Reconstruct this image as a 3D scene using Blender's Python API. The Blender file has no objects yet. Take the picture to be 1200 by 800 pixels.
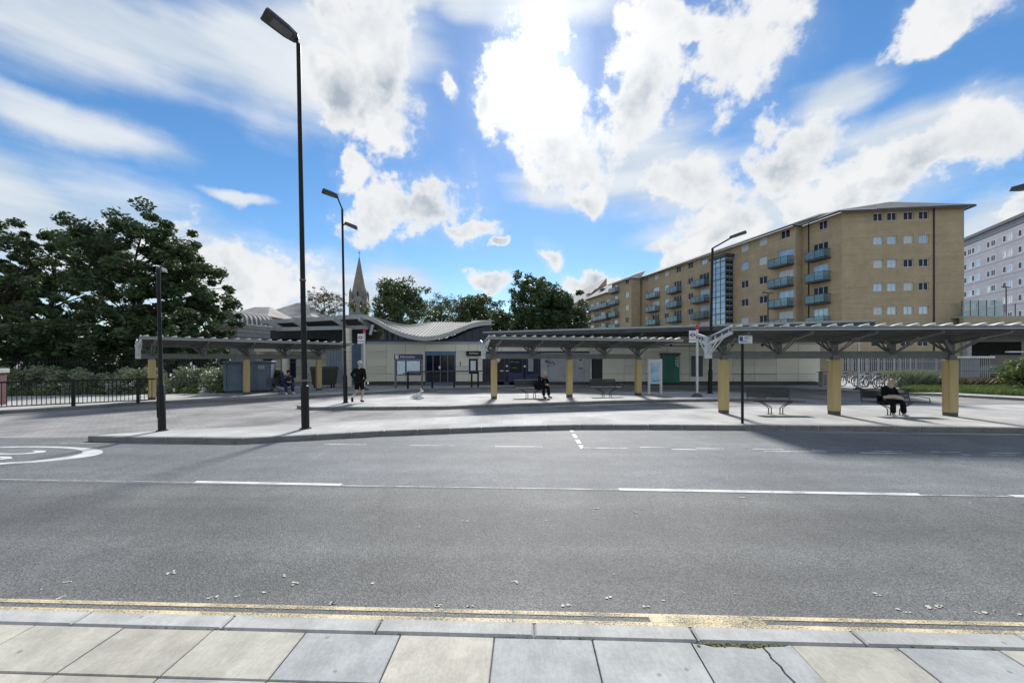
import bpy, bmesh, math, random
import numpy as np
from mathutils import Vector, Matrix
R = math.radians
SC = bpy.context.scene
C = SC.collection
F, CZ, HY = 445.0, 1.95, 421.0          # survey of the site: focal length, eye height, horizon row

def X(px, y): return (px - 600) / F * y
def Z(py, y): return CZ - (py - HY) / F * y
def G(px, py, z=0.12):
    y = F * (CZ - z) / (py - HY)
    return Vector((X(px, y), y, z))

# ------------------------------------------------------------------ camera
cam = bpy.data.cameras.new('camera'); camo = bpy.data.objects.new('camera', cam); C.objects.link(camo)
camo.location = (0, 0, CZ); camo.rotation_euler = (R(90), 0, 0)
cam.sensor_width = 36; cam.lens = F / 1200 * 36; cam.shift_y = (HY - 400) / 1200
cam.clip_start = 0.05; cam.clip_end = 5000
SC.camera = camo

# ------------------------------------------------------------------ sun, sky and exposure
SUN_EL, SUN_AZ = 39.0, 5.0
SUN_DIR = Vector((math.sin(R(SUN_AZ)) * math.cos(R(SUN_EL)), math.cos(R(SUN_AZ)) * math.cos(R(SUN_EL)), math.sin(R(SUN_EL))))
sl = bpy.data.lights.new('sun', 'SUN'); so = bpy.data.objects.new('sun', sl); C.objects.link(so)
sl.energy = 2.5; sl.angle = R(8); sl.color = (1.0, 0.965, 0.91)
so.rotation_euler = SUN_DIR.to_track_quat('Z', 'Y').to_euler()
SC.view_settings.view_transform = 'Standard'; SC.view_settings.look = 'None'
SC.view_settings.gamma = 1; SC.view_settings.use_curve_mapping = False
SC.view_settings.exposure = 1.17

def build_world():
    w = bpy.data.worlds.new('World'); SC.world = w; w.use_nodes = True
    nt = w.node_tree; N = nt.nodes; L = nt.links; N.clear()
    def m(op, a, b=None, c=None, clamp=False):
        n = N.new('ShaderNodeMath'); n.operation = op; n.use_clamp = clamp
        for i, v in enumerate((a, b, c)):
            if v is None: continue
            if isinstance(v, (int, float)): n.inputs[i].default_value = v
            else: L.new(v, n.inputs[i])
        return n.outputs[0]
    def vm(op, a, b=None):
        n = N.new('ShaderNodeVectorMath'); n.operation = op
        for i, v in enumerate((a, b)):
            if v is None: continue
            if isinstance(v, (tuple, Vector)): n.inputs[i].default_value = v
            else: L.new(v, n.inputs[i])
        return n.outputs['Value'] if op in ('LENGTH', 'DOT_PRODUCT') else n.outputs[0]
    def sm(v, a, b, lo=0.0, hi=1.0):
        n = N.new('ShaderNodeMapRange'); n.interpolation_type = 'SMOOTHSTEP'
        L.new(v, n.inputs[0])
        for i, q in zip((1, 2, 3, 4), (a, b, lo, hi)): n.inputs[i].default_value = q
        return n.outputs[0]
    def noise(vec, s, det, rough=.55):
        n = N.new('ShaderNodeTexNoise'); L.new(vec, n.inputs['Vector'])
        n.inputs['Scale'].default_value = s; n.inputs['Detail'].default_value = det; n.inputs['Roughness'].default_value = rough
        return n
    def mix(f, a, b, mode='MIX'):
        n = N.new('ShaderNodeMix'); n.data_type = 'RGBA'; n.blend_type = mode
        for s, v in zip((n.inputs['Factor'], n.inputs[6], n.inputs[7]), (f, a, b)):
            if isinstance(v, (int, float)): s.default_value = v
            elif isinstance(v, tuple): s.default_value = (*v, 1)
            else: L.new(v, s)
        return n.outputs[2]
    tc = N.new('ShaderNodeTexCoord'); d = tc.outputs['Generated']
    sep = N.new('ShaderNodeSeparateXYZ'); L.new(d, sep.inputs[0])
    x, y, z = sep.outputs
    az = m('ARCTAN2', x, y); el = m('ARCTAN2', z, m('SQRT', m('ADD', m('MULTIPLY', x, x), m('MULTIPLY', y, y))))
    cb = N.new('ShaderNodeCombineXYZ'); L.new(az, cb.inputs[0]); L.new(el, cb.inputs[1]); p = cb.outputs[0]
    def ae(px, py):
        a = px - 600; b = HY - py
        return math.atan2(a, F), math.atan2(b, math.hypot(a, F))
    def field(blobs, vec):
        acc = None
        for (px, py, rx, ry, rot) in blobs:
            c, e = ae(px, py)
            ca, sa = math.cos(R(rot)), math.sin(R(rot))
            a1, e1 = ae(px + rx * ca, py + rx * sa); a2, e2 = ae(px - rx * ca, py - rx * sa)
            b1, f1 = ae(px + ry * sa, py - ry * ca); b2, f2 = ae(px - ry * sa, py + ry * ca)
            Rx = math.hypot(a1 - a2, e1 - e2) / 2; Ry = math.hypot(b1 - b2, f1 - f2) / 2
            ang = math.atan2(e1 - e2, a1 - a2)
            mp = N.new('ShaderNodeMapping'); mp.vector_type = 'TEXTURE'; L.new(vec, mp.inputs[0])
            mp.inputs['Location'].default_value = (c, e, 0); mp.inputs['Rotation'].default_value = (0, 0, ang)
            mp.inputs['Scale'].default_value = (Rx, Ry, 1)
            ln = vm('LENGTH', mp.outputs[0])
            acc = ln if acc is None else m('MINIMUM', acc, ln)
        return acc
    # domain warp shared by the heaped clouds
    nw = noise(d, 5.5, 6); wv = vm('SCALE', vm('SUBTRACT', nw.outputs['Color'], (.5, .5, .5))); wv.node.inputs['Scale'].default_value = .20
    pc = vm('ADD', p, wv)
    cum = [(632, 110, 62, 88, 0), (655, 175, 55, 55, 0), (690, 225, 26, 26, 0), (600, 120, 40, 35, 0),
           (752, 110, 46, 95, 10), (855, 55, 80, 70, -35), (810, 20, 90, 36, 0), (790, 215, 45, 40, 0),
           (935, 185, 75, 58, 0), (1030, 205, 120, 42, -8), (1130, 165, 110, 36, -18), (850, 265, 70, 42, -10), (815, 290, 45, 34, -20), (960, 235, 80, 30, 0),
           (1130, 15, 80, 38, -10),
           (487, 243, 78, 46, -8), (440, 262, 48, 28, 0), (545, 268, 40, 16, 0), (562, 332, 27, 12, 8), (640, 303, 20, 17, -30), (582, 284, 13, 7, 0), (527, 95, 11, 19, 0), (414, 203, 22, 26, 40),
           (445, 95, 58, 72, 25), (415, 30, 75, 45, 0), (390, 120, 45, 40, 30),
           (690, 324, 32, 14, 0), (716, 326, 18, 9, 0), (1195, 240, 40, 30, -20), (300, 320, 120, 40, 12)]
    soft = [(150, 45, 320, 75, 14), (330, 80, 190, 80, 12), (400, 50, 150, 70, 5), (90, 150, 190, 32, 18), (278, 232, 42, 8, 10),
            (60, 270, 300, 75, 26), (250, 320, 280, 65, 20), (400, 345, 130, 45, 10),
            (640, 224, 60, 24, 5), (975, 112, 85, 32, -20), (600, 5, 190, 34, 0), (470, 5, 90, 26, 0),
            (900, 250, 190, 60, -10), (760, 200, 120, 75, 10), (1165, 262, 80, 40, -18), (1060, 160, 150, 40, -15), (770, 285, 24, 8, -5), (470, 330, 60, 28, 20)]
    sh2 = noise(d, 6.5, 6, .5); fb = noise(d, 7.5, 9, .6); fb2 = noise(d, 22, 6, .6)
    fbm = m('ADD', m('MULTIPLY', m('SUBTRACT', fb.outputs[0], .5), 2.1), m('MULTIPLY', m('SUBTRACT', fb2.outputs[0], .5), 1.35))
    # the rest of the sky beyond the frame carries the same broken cloud
    gen = noise(d, 2.2, 7, .58)
    outm = m('MAXIMUM', sm(m('ABSOLUTE', az), R(56), R(74)), sm(el, R(46), R(58)))
    dg = m('SUBTRACT', m('ADD', m('MULTIPLY', m('SUBTRACT', gen.outputs[0], .47), 5.0), -.1), m('MULTIPLY', m('SUBTRACT', 1.0, outm), 3.0))
    dc = m('SUBTRACT', 1.0, field(cum, pc))
    dens = m('ADD', m('MAXIMUM', dc, dg), m('MULTIPLY', fbm, 1.05))
    acum = m('MAXIMUM', sm(dens, -.10, .40), m('MULTIPLY', sm(m('ADD', m('MAXIMUM', dc, dg), m('MULTIPLY', fbm, .5)), -.5, .8), .32))
    thick = sm(dens, .15, .85)
    # thin veils, drawn out along the wind
    mpw = N.new('ShaderNodeMapping'); L.new(d, mpw.inputs[0]); mpw.inputs['Rotation'].default_value = (0, R(-18), 0); mpw.inputs['Scale'].default_value = (1.6, 1.6, 9)
    st = noise(mpw.outputs[0], 2.2, 5, .5)
    ds = m('ADD', m('SUBTRACT', 1.0, field(soft, vm('ADD', p, vm('SCALE', wv)))), m('MULTIPLY', m('SUBTRACT', st.outputs[0], .5), .9))
    N_scale = [n for n in N if n.type == 'VECT_MATH' and n.operation == 'SCALE'][-1]; N_scale.inputs['Scale'].default_value = .5
    asoft = m('MULTIPLY', sm(ds, -.15, .7), .9)
    # light: blue sky, white cloud, grey cores, glow through the cloud in front of the sun
    sky = N.new('ShaderNodeTexSky'); sky.sky_type = 'NISHITA'; sky.sun_disc = False
    sky.sun_elevation = R(SUN_EL); sky.sun_rotation = R(SUN_AZ); sky.air_density = 1.0; sky.dust_density = .1; sky.ozone_density = 2.0
    hs = N.new('ShaderNodeHueSaturation'); hs.inputs['Saturation'].default_value = 1.26; hs.inputs['Value'].default_value = .68
    L.new(sky.outputs[0], hs.inputs['Color'])
    cs = vm('DOT_PRODUCT', d, SUN_DIR)
    glow = m('ADD', m('MULTIPLY', m('POWER', m('MAXIMUM', cs, 0.0), 240.0), 6.0), m('MULTIPLY', m('POWER', m('MAXIMUM', cs, 0.0), 50.0), 1.1))
    K = CLOUD
    veil = mix(sm(st.outputs[0], .3, .7), (5.0 * K, 5.8 * K, 6.6 * K), (7.2 * K, 7.5 * K, 7.8 * K))
    lit = noise(vm('ADD', d, SUN_DIR * .055), 7.5, 5, .55); loc_ = noise(d, 7.5, 5, .55)
    rel = m('MULTIPLY_ADD', m('SUBTRACT', lit.outputs[0], loc_.outputs[0]), 3.2, .36)
    shade = m('MULTIPLY', thick, m('MULTIPLY', m('MAXIMUM', rel, 0.0), sm(sh2.outputs[0], .36, .64, .55, 1.5)), None, True)
    body = mix(shade, (7.6 * K, 7.7 * K, 7.8 * K), (3.5 * K, 4.1 * K, 4.8 * K))
    gl = N.new('ShaderNodeCombineColor')
    for i in range(3): L.new(glow, gl.inputs[i])
    body = mix(1.0, body, gl.outputs[0], 'ADD'); veil = mix(.35, veil, gl.outputs[0], 'ADD')
    col = mix(asoft, mix(.12, hs.outputs[0], gl.outputs[0], 'ADD'), veil); col = mix(acum, col, body)
    bg = N.new('ShaderNodeBackground'); L.new(col, bg.inputs[0]); bg.inputs[1].default_value = SKY_STRENGTH
    out = N.new('ShaderNodeOutputWorld'); L.new(bg.outputs[0], out.inputs[0])
    w.cycles.sampling_method = 'MANUAL'; w.cycles.sample_map_resolution = 512
SKY_STRENGTH, CLOUD = 0.09, 0.58
build_world()

# ------------------------------------------------------------------ materials
def M(name, c1, c2=None, scale=3.0, rough=.7, metal=0.0, bump=0.0, bscale=60.0, spec=.5, detail=5, trans=0.0, coords='Object', stretch=(1, 1, 1)):
    mt = bpy.data.materials.new(name); mt.use_nodes = True
    nt = mt.node_tree; N = nt.nodes; L = nt.links; b = N['Principled BSDF']
    b.inputs['Roughness'].default_value = rough; b.inputs['Metallic'].default_value = metal
    b.inputs['Specular IOR Level'].default_value = spec
    c2 = c2 or tuple(q * .8 for q in c1)
    tc = N.new('ShaderNodeTexCoord'); mp = N.new('ShaderNodeMapping'); L.new(tc.outputs[coords], mp.inputs[0]); mp.inputs['Scale'].default_value = stretch
    n = N.new('ShaderNodeTexNoise'); n.inputs['Scale'].default_value = scale; n.inputs['Detail'].default_value = detail
    L.new(mp.outputs[0], n.inputs['Vector'])
    r = N.new('ShaderNodeValToRGB'); r.color_ramp.elements[0].position = .3; r.color_ramp.elements[1].position = .7
    r.color_ramp.elements[0].color = (*c1, 1); r.color_ramp.elements[1].color = (*c2, 1)
    L.new(n.outputs[0], r.inputs[0]); L.new(r.outputs[0], b.inputs['Base Color'])
    if bump:
        n2 = N.new('ShaderNodeTexNoise'); n2.inputs['Scale'].default_value = bscale; n2.inputs['Detail'].default_value = 3
        L.new(tc.outputs[coords], n2.inputs['Vector'])
        bp = N.new('ShaderNodeBump'); bp.inputs['Strength'].default_value = bump; bp.inputs['Distance'].default_value = .02
        L.new(n2.outputs[0], bp.inputs['Height']); L.new(bp.outputs[0], b.inputs['Normal'])
    if trans:
        t = N.new('ShaderNodeBsdfTranslucent'); L.new(r.outputs[0], t.inputs[0])
        mx = N.new('ShaderNodeMixShader'); mx.inputs[0].default_value = trans
        L.new(b.outputs[0], mx.inputs[1]); L.new(t.outputs[0], mx.inputs[2]); L.new(mx.outputs[0], N['Material Output'].inputs[0])
    return mt

def brick_mat(name, c1, c2, mortar, bw, bh, msize, rough=.85, bump=.3, plane='XZ', var=.5, offset=.5, streak=.25):
    mt = bpy.data.materials.new(name); mt.use_nodes = True
    nt = mt.node_tree; N = nt.nodes; L = nt.links; b = N['Principled BSDF']; b.inputs['Roughness'].default_value = rough
    tc = N.new('ShaderNodeTexCoord'); v = tc.outputs['Object']
    if plane != 'XY':
        s = N.new('ShaderNodeSeparateXYZ'); L.new(v, s.inputs[0]); c = N.new('ShaderNodeCombineXYZ')
        L.new(s.outputs[0 if plane[0] == 'X' else 1], c.inputs[0]); L.new(s.outputs[2], c.inputs[1]); v = c.outputs[0]
    br = N.new('ShaderNodeTexBrick'); L.new(v, br.inputs['Vector']); br.offset = offset
    br.inputs['Scale'].default_value = 1; br.inputs['Brick Width'].default_value = bw; br.inputs['Row Height'].default_value = bh
    br.inputs['Mortar Size'].default_value = msize; br.inputs['Mortar Smooth'].default_value = .3
    br.inputs['Color1'].default_value = (*c1, 1); br.inputs['Color2'].default_value = (*c2, 1); br.inputs['Mortar'].default_value = (*mortar, 1)
    n = N.new('ShaderNodeTexNoise'); n.inputs['Scale'].default_value = .7; n.inputs['Detail'].default_value = 6; L.new(tc.outputs['Object'], n.inputs['Vector'])
    r = N.new('ShaderNodeMapRange'); L.new(n.outputs[0], r.inputs[0]); r.inputs[1].default_value = .3; r.inputs[2].default_value = .7; r.inputs[3].default_value = 1 - streak; r.inputs[4].default_value = 1 + streak * .5
    mx = N.new('ShaderNodeVectorMath'); mx.operation = 'SCALE'; L.new(br.outputs[0], mx.inputs[0]); L.new(r.outputs[0], mx.inputs['Scale'])
    L.new(mx.outputs[0], b.inputs['Base Color'])
    mp = N.new('ShaderNodeMapping'); mp.inputs['Scale'].default_value = (.12, .12, 3.5); L.new(tc.outputs['Object'], mp.inputs[0]); n3 = N.new('ShaderNodeTexNoise'); n3.inputs['Scale'].default_value = 1.0; n3.inputs['Detail'].default_value = 6; L.new(mp.outputs[0], n3.inputs['Vector'])
    r3 = N.new('ShaderNodeMapRange'); L.new(n3.outputs[0], r3.inputs[0]); r3.inputs[1].default_value = .3; r3.inputs[2].default_value = .7; r3.inputs[3].default_value = 1 - streak * .7; r3.inputs[4].default_value = 1 + streak * .6
    m3 = N.new('ShaderNodeVectorMath'); m3.operation = 'SCALE'; L.new(mx.outputs[0], m3.inputs[0]); L.new(r3.outputs[0], m3.inputs['Scale'])
    if plane != 'XY': L.new(m3.outputs[0], b.inputs['Base Color'])
    bp = N.new('ShaderNodeBump'); bp.inputs['Strength'].default_value = bump; bp.inputs['Distance'].default_value = .01; bp.invert = True
    L.new(br.outputs['Fac'], bp.inputs['Height']); L.new(bp.outputs[0], b.inputs['Normal'])
    return mt

def asphalt_mat():
    mt = bpy.data.materials.new('asphalt'); mt.use_nodes = True
    nt = mt.node_tree; N = nt.nodes; L = nt.links; b = N['Principled BSDF']
    tc = N.new('ShaderNodeTexCoord'); o = tc.outputs['Object']
    def noise(s, det, stretch=None):
        n = N.new('ShaderNodeTexNoise'); n.inputs['Scale'].default_value = s; n.inputs['Detail'].default_value = det
        if stretch:
            mp = N.new('ShaderNodeMapping'); mp.inputs['Scale'].default_value = stretch; mp.inputs['Rotation'].default_value = (0, 0, R(2.4)); L.new(o, mp.inputs[0]); L.new(mp.outputs[0], n.inputs['Vector'])
        else: L.new(o, n.inputs['Vector'])
        return n.outputs[0]
    def m(op, a, b_=None, c=None):
        n = N.new('ShaderNodeMath'); n.operation = op
        for i, v in enumerate((a, b_, c)):
            if v is None: continue
            if isinstance(v, (int, float)): n.inputs[i].default_value = v
            else: L.new(v, n.inputs[i])
        return n.outputs[0]
    def sm(v, a, c, lo, hi):
        n = N.new('ShaderNodeMapRange'); n.interpolation_type = 'SMOOTHSTEP'; L.new(v, n.inputs[0])
        for i, q in zip((1, 2, 3, 4), (a, c, lo, hi)): n.inputs[i].default_value = q
        return n.outputs[0]
    sep = N.new('ShaderNodeSeparateXYZ'); L.new(o, sep.inputs[0])
    yy = m('ADD', sep.outputs[1], m('MULTIPLY', sep.outputs[0], .045))      # across the carriageway
    grain = noise(70, 3); gr2 = noise(190, 2); patch = noise(.55, 5); streak = noise(1.0, 5, (.12, 2.4, 1)); blot = noise(2.6, 4)
    def cells(s):
        q = N.new('ShaderNodeTexVoronoi'); q.inputs['Scale'].default_value = s; L.new(o, q.inputs['Vector']); w = N.new('ShaderNodeSeparateColor'); L.new(q.outputs['Color'], w.inputs[0]); return w.outputs[0], q.outputs['Distance']
    ca, da = cells(80); cb_, db = cells(170)
    v = m('MULTIPLY', sm(ca, 0, 1, .72, 1.3), sm(cb_, 0, 1, .72, 1.3))
    v = m('MULTIPLY', v, sm(grain, .34, .66, .86, 1.14))
    v = m('MULTIPLY', v, sm(patch, .3, .7, .85, 1.12)); v = m('MULTIPLY', v, sm(streak, .3, .7, .91, 1.08)); v = m('MULTIPLY', v, sm(blot, .3, .75, .93, 1.06))
    # wheel tracks polished by traffic and the younger strip beyond the seam, partly tinted to paint in sky sheen
    wob = m('ADD', yy, m('MULTIPLY', m('SUBTRACT', patch, .5), .5))
    far = sm(yy, 5.66, 5.74, 0, 1)
    tr = m('MULTIPLY', sm(m('ABSOLUTE', m('SUBTRACT', wob, 4.55)), .15, .75, .83, 1.0), sm(m('ABSOLUTE', m('SUBTRACT', wob, 3.4)), .1, .5, .92, 1.0))
    v = m('MULTIPLY', v, tr)
    v = m('MULTIPLY', v, m('ADD', 1.0, m('MULTIPLY', far, .2)))
    seam = sm(m('ABSOLUTE', m('SUBTRACT', yy, 5.70)), .008, .03, .55, 1.0)
    v = m('MULTIPLY', v, seam)
    # hairline cracks
    vo = N.new('ShaderNodeTexVoronoi'); vo.feature = 'DISTANCE_TO_EDGE'; vo.inputs['Scale'].default_value = .42
    wn = N.new('ShaderNodeTexNoise'); wn.inputs['Scale'].default_value = 3; wn.inputs['Detail'].default_value = 4; L.new(o, wn.inputs['Vector'])
    ad = N.new('ShaderNodeVectorMath'); ad.operation = 'MULTIPLY_ADD'; ad.inputs[1].default_value = (.35, .35, 0); L.new(wn.outputs['Color'], ad.inputs[0]); L.new(o, ad.inputs[2]); L.new(ad.outputs[0], vo.inputs['Vector'])
    ck = m('MAXIMUM', sm(vo.outputs[0], .002, .007, .82, 1.0), sm(patch, .47, .54, 1.0, .0))
    v = m('MULTIPLY', v, m('MINIMUM', ck, 1.0))
    mxc = N.new('ShaderNodeMix'); mxc.data_type = 'RGBA'; L.new(far, mxc.inputs['Factor'])
    mxc.inputs[6].default_value = (.129, .132, .129, 1); mxc.inputs[7].default_value = (.124, .131, .136, 1)  # far half: newer surfacing, with some reflected sky put into the bluish colour
    sc = N.new('ShaderNodeVectorMath'); sc.operation = 'SCALE'; L.new(mxc.outputs[2], sc.inputs[0]); L.new(v, sc.inputs['Scale'])
    # pale specks of flint and dried gum
    sp = N.new('ShaderNodeTexVoronoi'); sp.inputs['Scale'].default_value = 34; L.new(o, sp.inputs['Vector'])
    spk = m('MULTIPLY', sm(sp.outputs['Distance'], .10, .2, 1, 0), sm(blot, .5, .62, 0, 1))
    fm = N.new('ShaderNodeMix'); fm.data_type = 'RGBA'; L.new(m('MULTIPLY', spk, .55), fm.inputs['Factor']); L.new(sc.outputs[0], fm.inputs[6]); fm.inputs[7].default_value = (.34, .34, .32, 1)
    L.new(fm.outputs[2], b.inputs['Base Color'])
    b.inputs['Roughness'].default_value = .72; b.inputs['Specular IOR Level'].default_value = .4
    bp = N.new('ShaderNodeBump'); bp.inputs['Strength'].default_value = .3; bp.inputs['Distance'].default_value = .012; L.new(da, bp.inputs['Height']); L.new(bp.outputs[0], b.inputs['Normal'])
    return mt

def slab_mat(name, c1, c2):
    mt = M(name, c1, c2, 2.2, .8, bump=.12, bscale=140, detail=8, coords='Generated')
    nt = mt.node_tree; N = nt.nodes; L = nt.links; b = N['Principled BSDF']; src = b.inputs['Base Color'].links[0].from_socket
    geo = N.new('ShaderNodeNewGeometry'); pos = geo.outputs['Position']; oi = N.new('ShaderNodeObjectInfo')
    def noise(s, d): n = N.new('ShaderNodeTexNoise'); n.inputs['Scale'].default_value = s; n.inputs['Detail'].default_value = d; L.new(pos, n.inputs['Vector']); return n.outputs[0]
    def sm(v, a, c, lo, hi):
        n = N.new('ShaderNodeMapRange'); n.interpolation_type = 'SMOOTHSTEP'; L.new(v, n.inputs[0])
        for i, q in zip((1, 2, 3, 4), (a, c, lo, hi)): n.inputs[i].default_value = q
        return n.outputs[0]
    def mul(a, c): n = N.new('ShaderNodeMath'); n.operation = 'MULTIPLY'; L.new(a, n.inputs[0]); L.new(c, n.inputs[1]); return n.outputs[0]
    v = mul(sm(noise(5, 7), .3, .7, .83, 1.07), sm(noise(38, 5), .3, .72, .93, 1.05))
    v = mul(v, sm(noise(160, 3), .3, .7, .94, 1.06)); v = mul(v, sm(oi.outputs['Random'], 0, 1, .92, 1.07))
    vo = N.new('ShaderNodeTexVoronoi'); vo.inputs['Scale'].default_value = 5.5; L.new(pos, vo.inputs['Vector']); v = mul(v, sm(vo.outputs['Distance'], .05, .1, .62, 1.0))
    st = N.new('ShaderNodeTexNoise'); mp = N.new('ShaderNodeMapping'); mp.inputs['Scale'].default_value = (26, 3, 1); mp.inputs['Rotation'].default_value = (0, 0, .7); L.new(pos, mp.inputs[0]); L.new(mp.outputs[0], st.inputs['Vector']); v = mul(v, sm(st.outputs[0], .3, .7, .95, 1.05))
    sc = N.new('ShaderNodeVectorMath'); sc.operation = 'SCALE'; L.new(src, sc.inputs[0]); L.new(v, sc.inputs['Scale']); L.new(sc.outputs[0], b.inputs['Base Color']); return mt

def paint_mat(name, c, wear=.45, gap=.12):
    """road paint worn through to the stone: real holes in the sheet"""
    mt = bpy.data.materials.new(name); mt.use_nodes = True
    nt = mt.node_tree; N = nt.nodes; L = nt.links; b = N['Principled BSDF']; b.inputs['Roughness'].default_value = .7
    tc = N.new('ShaderNodeTexCoord'); o = tc.outputs['Object']
    n = N.new('ShaderNodeTexNoise'); n.inputs['Scale'].default_value = 95; n.inputs['Detail'].default_value = 4; L.new(o, n.inputs['Vector'])
    n2 = N.new('ShaderNodeTexNoise'); n2.inputs['Scale'].default_value = 2.5; n2.inputs['Detail'].default_value = 3; L.new(o, n2.inputs['Vector'])
    a = N.new('ShaderNodeMath'); a.operation = 'MULTIPLY_ADD'; L.new(n2.outputs[0], a.inputs[0]); a.inputs[1].default_value = .6; L.new(n.outputs[0], a.inputs[2])
    r = N.new('ShaderNodeMapRange'); L.new(a.outputs[0], r.inputs[0]); r.inputs[1].default_value = wear + .18; r.inputs[2].default_value = wear + .18 + gap
    rc = N.new('ShaderNodeMapRange'); L.new(n2.outputs[0], rc.inputs[0]); rc.inputs[1].default_value = .3; rc.inputs[2].default_value = .7; rc.inputs[3].default_value = .75; rc.inputs[4].default_value = 1.05
    sc = N.new('ShaderNodeVectorMath'); sc.operation = 'SCALE'; sc.inputs[0].default_value = c; L.new(rc.outputs[0], sc.inputs['Scale']); L.new(sc.outputs[0], b.inputs['Base Color'])
    L.new(r.outputs[0], b.inputs['Alpha'])
    return mt

MAT = {}
MAT['asphalt'] = asphalt_mat()
MAT['ground'] = M('far_ground', (.10, .10, .095), (.14, .135, .125), .3)
MAT['white_paint'] = paint_mat('white_road_paint', (.62, .63, .62), .38)
MAT['faint_paint'] = paint_mat('faded_road_paint', (.50, .51, .51), .44, .2)
MAT['yellow_paint'] = paint_mat('yellow_road_paint', (.64, .54, .34), .37, .32)
MAT['setts'] = brick_mat('block_paving', (.25, .245, .24), (.305, .295, .285), (.15, .15, .15), .2, .1, .006, plane='XY', bump=.4, streak=.42)
MAT['flags'] = brick_mat('concrete_flags', (.40, .40, .385), (.45, .445, .43), (.28, .28, .27), .6, .45, .007, plane='XY', bump=.2, streak=.34)
MAT['kerb'] = M('concrete_kerb', (.22, .215, .20), (.15, .147, .14), 6, .85, bump=.15)  # dirt, plus the shade on the front faces, darkened into the base colour
MAT['granite'] = slab_mat('granite_kerb', (.45, .45, .43), (.39, .39, .375))
MAT['slab_buff'] = slab_mat('buff_paving_slab', (.44, .42, .355), (.385, .37, .32))
MAT['slab_pale'] = slab_mat('pale_paving_slab', (.465, .44, .37), (.41, .39, .335))
MAT['slab_blue'] = slab_mat('blue_grey_paving_slab', (.37,.38,.375), (.325,.34,.338))
MAT['slab_grey'] = slab_mat('grey_paving_slab', (0.395, 0.405, 0.39), (0.345, 0.355, 0.345))
MAT['joint'] = M('sand_joint', (.10, .09, .075), (.16, .15, .12), 14, .95)
MAT['moss'] = M('moss', (.09, .10, .03), (.16, .14, .07), 30, .95, bump=.5)
MAT['black'] = M('black_paint', (.006, .006, .007), (.011, .010, .010), 5, .5, spec=.3)
MAT['dark_steel'] = M('dark_steel', (.06, .06, .065), (.09, .09, .095), 8, .5, .3)
MAT['galv'] = M('grey_painted_steel', (.16, .165, .16), (.115, .12, .115), 4, .5, .1)
MAT['white_steel'] = M('white_steel', (.66, .68, .69), (.52, .54, .55), 6, .45)
MAT['bench'] = M('bench_steel', (.06, .063, .066), (.045, .047, .05), 12, .4, .6)
MAT['timber'] = M('yellow_cladding', (.50, .38, .17), (.42, .31, .14), 2.2, .6, bump=.08, bscale=40, stretch=(9, 9, .6))
MAT['cream'] = M('cream_panel', (.74, .69, .56), (.66, .61, .50), 1.2, .6)
MAT['cream2'] = M('stained_cream_panel', (.68, .63, .52), (.58, .54, .45), 1.5, .6)
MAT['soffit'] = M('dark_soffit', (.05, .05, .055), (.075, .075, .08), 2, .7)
MAT['roof_metal'] = M('zinc_roof', (.18, .185, .18), (.14, .145, .14), 1.5, .7, .0)
MAT['fascia'] = M('grey_fascia', (.40, .41, .40), (.33, .34, .34), 2, .55)
MAT['navy'] = M('navy_paint', (.018, .020, .075), (.025, .026, .095), 3, .45)
MAT['blue_frame'] = M('blue_frame', (.10, .17, .27), (.075, .13, .21), 3, .45)
MAT['dark_glass'] = M('dark_glass', (.010, .012, .024), (.018, .02, .04), 2, .12, spec=.28)
MAT['glass'] = M('window_glass', (.50, .58, .64), (.30, .37, .43), .9, .1, .55)
MAT['glass_w'] = M('pale_glass', (.62, .64, .63), (.50, .54, .56), 2.5, .25, .1)  # paler, rougher panes than the plain window glass
MAT['bal_glass'] = M('balcony_glass', (.30, .42, .44), (.22, .32, .34), .8, .08, .45)
MAT['bal_glass'].node_tree.nodes['Principled BSDF'].inputs['Alpha'].default_value = .5
MAT['frame_w'] = M('white_frame', (.72, .72, .70), (.62, .62, .60), 3, .5)
MAT['brick'] = brick_mat('buff_brick', (.53, .405, .245), (.44, .335, .205), (.45, .37, .26), .225, .075, .008, plane='XZ', streak=.13)
MAT['slate'] = brick_mat('slate_roof', (.15, .15, .16), (.20, .20, .205), (.09, .09, .09), .3, .25, .012, plane='XY', streak=.3)
MAT['slate_pale'] = brick_mat('pale_roof_tile', (.30, .28, .27), (.36, .34, .32), (.2, .19, .18), .3, .25, .012, plane='XY', streak=.3)
MAT['grey_clad'] = brick_mat('grey_cladding', (.30, .31, .37), (.33, .34, .40), (.22, .225, .26), 3.2, .35, .012, plane='XZ', streak=.1)
MAT['stone'] = brick_mat('church_stone', (.33, .30, .25), (.26, .24, .20), (.2, .19, .17), .6, .3, .02, plane='XZ', streak=.35)
MAT['bark'] = M('bark', (.06, .048, .035), (.035, .03, .024), 9, .95, bump=.6, bscale=18, stretch=(1, 1, .25))
MAT['leaf_dark'] = M('dark_leaves', (.042, .075, .030), (.10, .15, .055), .8, .5, trans=.24, detail=2)
MAT['leaf_mid'] = M('mid_leaves', (.06, .10, .035), (.12, .165, .06), 1.0, .5, trans=.2, detail=2)
MAT['leaf_pale'] = M('pale_leaves', (.17, .215, .12), (.28, .31, .20), 1.2, .55, trans=.2, detail=2)
MAT['leaf_autumn'] = M('sparse_leaves', (.09, .085, .04), (.14, .12, .06), 1.2, .55, trans=.25, detail=2)
MAT['grass'] = M('grass', (.10, .17, .035), (.19, .22, .07), 1.5, .6, trans=.2)
MAT['green_panel'] = M('green_panel', (.0, .14, .085), (.0, .11, .075), 1.5, .45)
MAT['kiosk'] = M('grey_kiosk', (.34, .35, .37), (.27, .28, .30), 1.3, .35, .35)
MAT['lav'] = M('grey_blue_shutter', (.30, .32, .37), (.25, .265, .31), 2.0, .5, .1)
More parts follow.
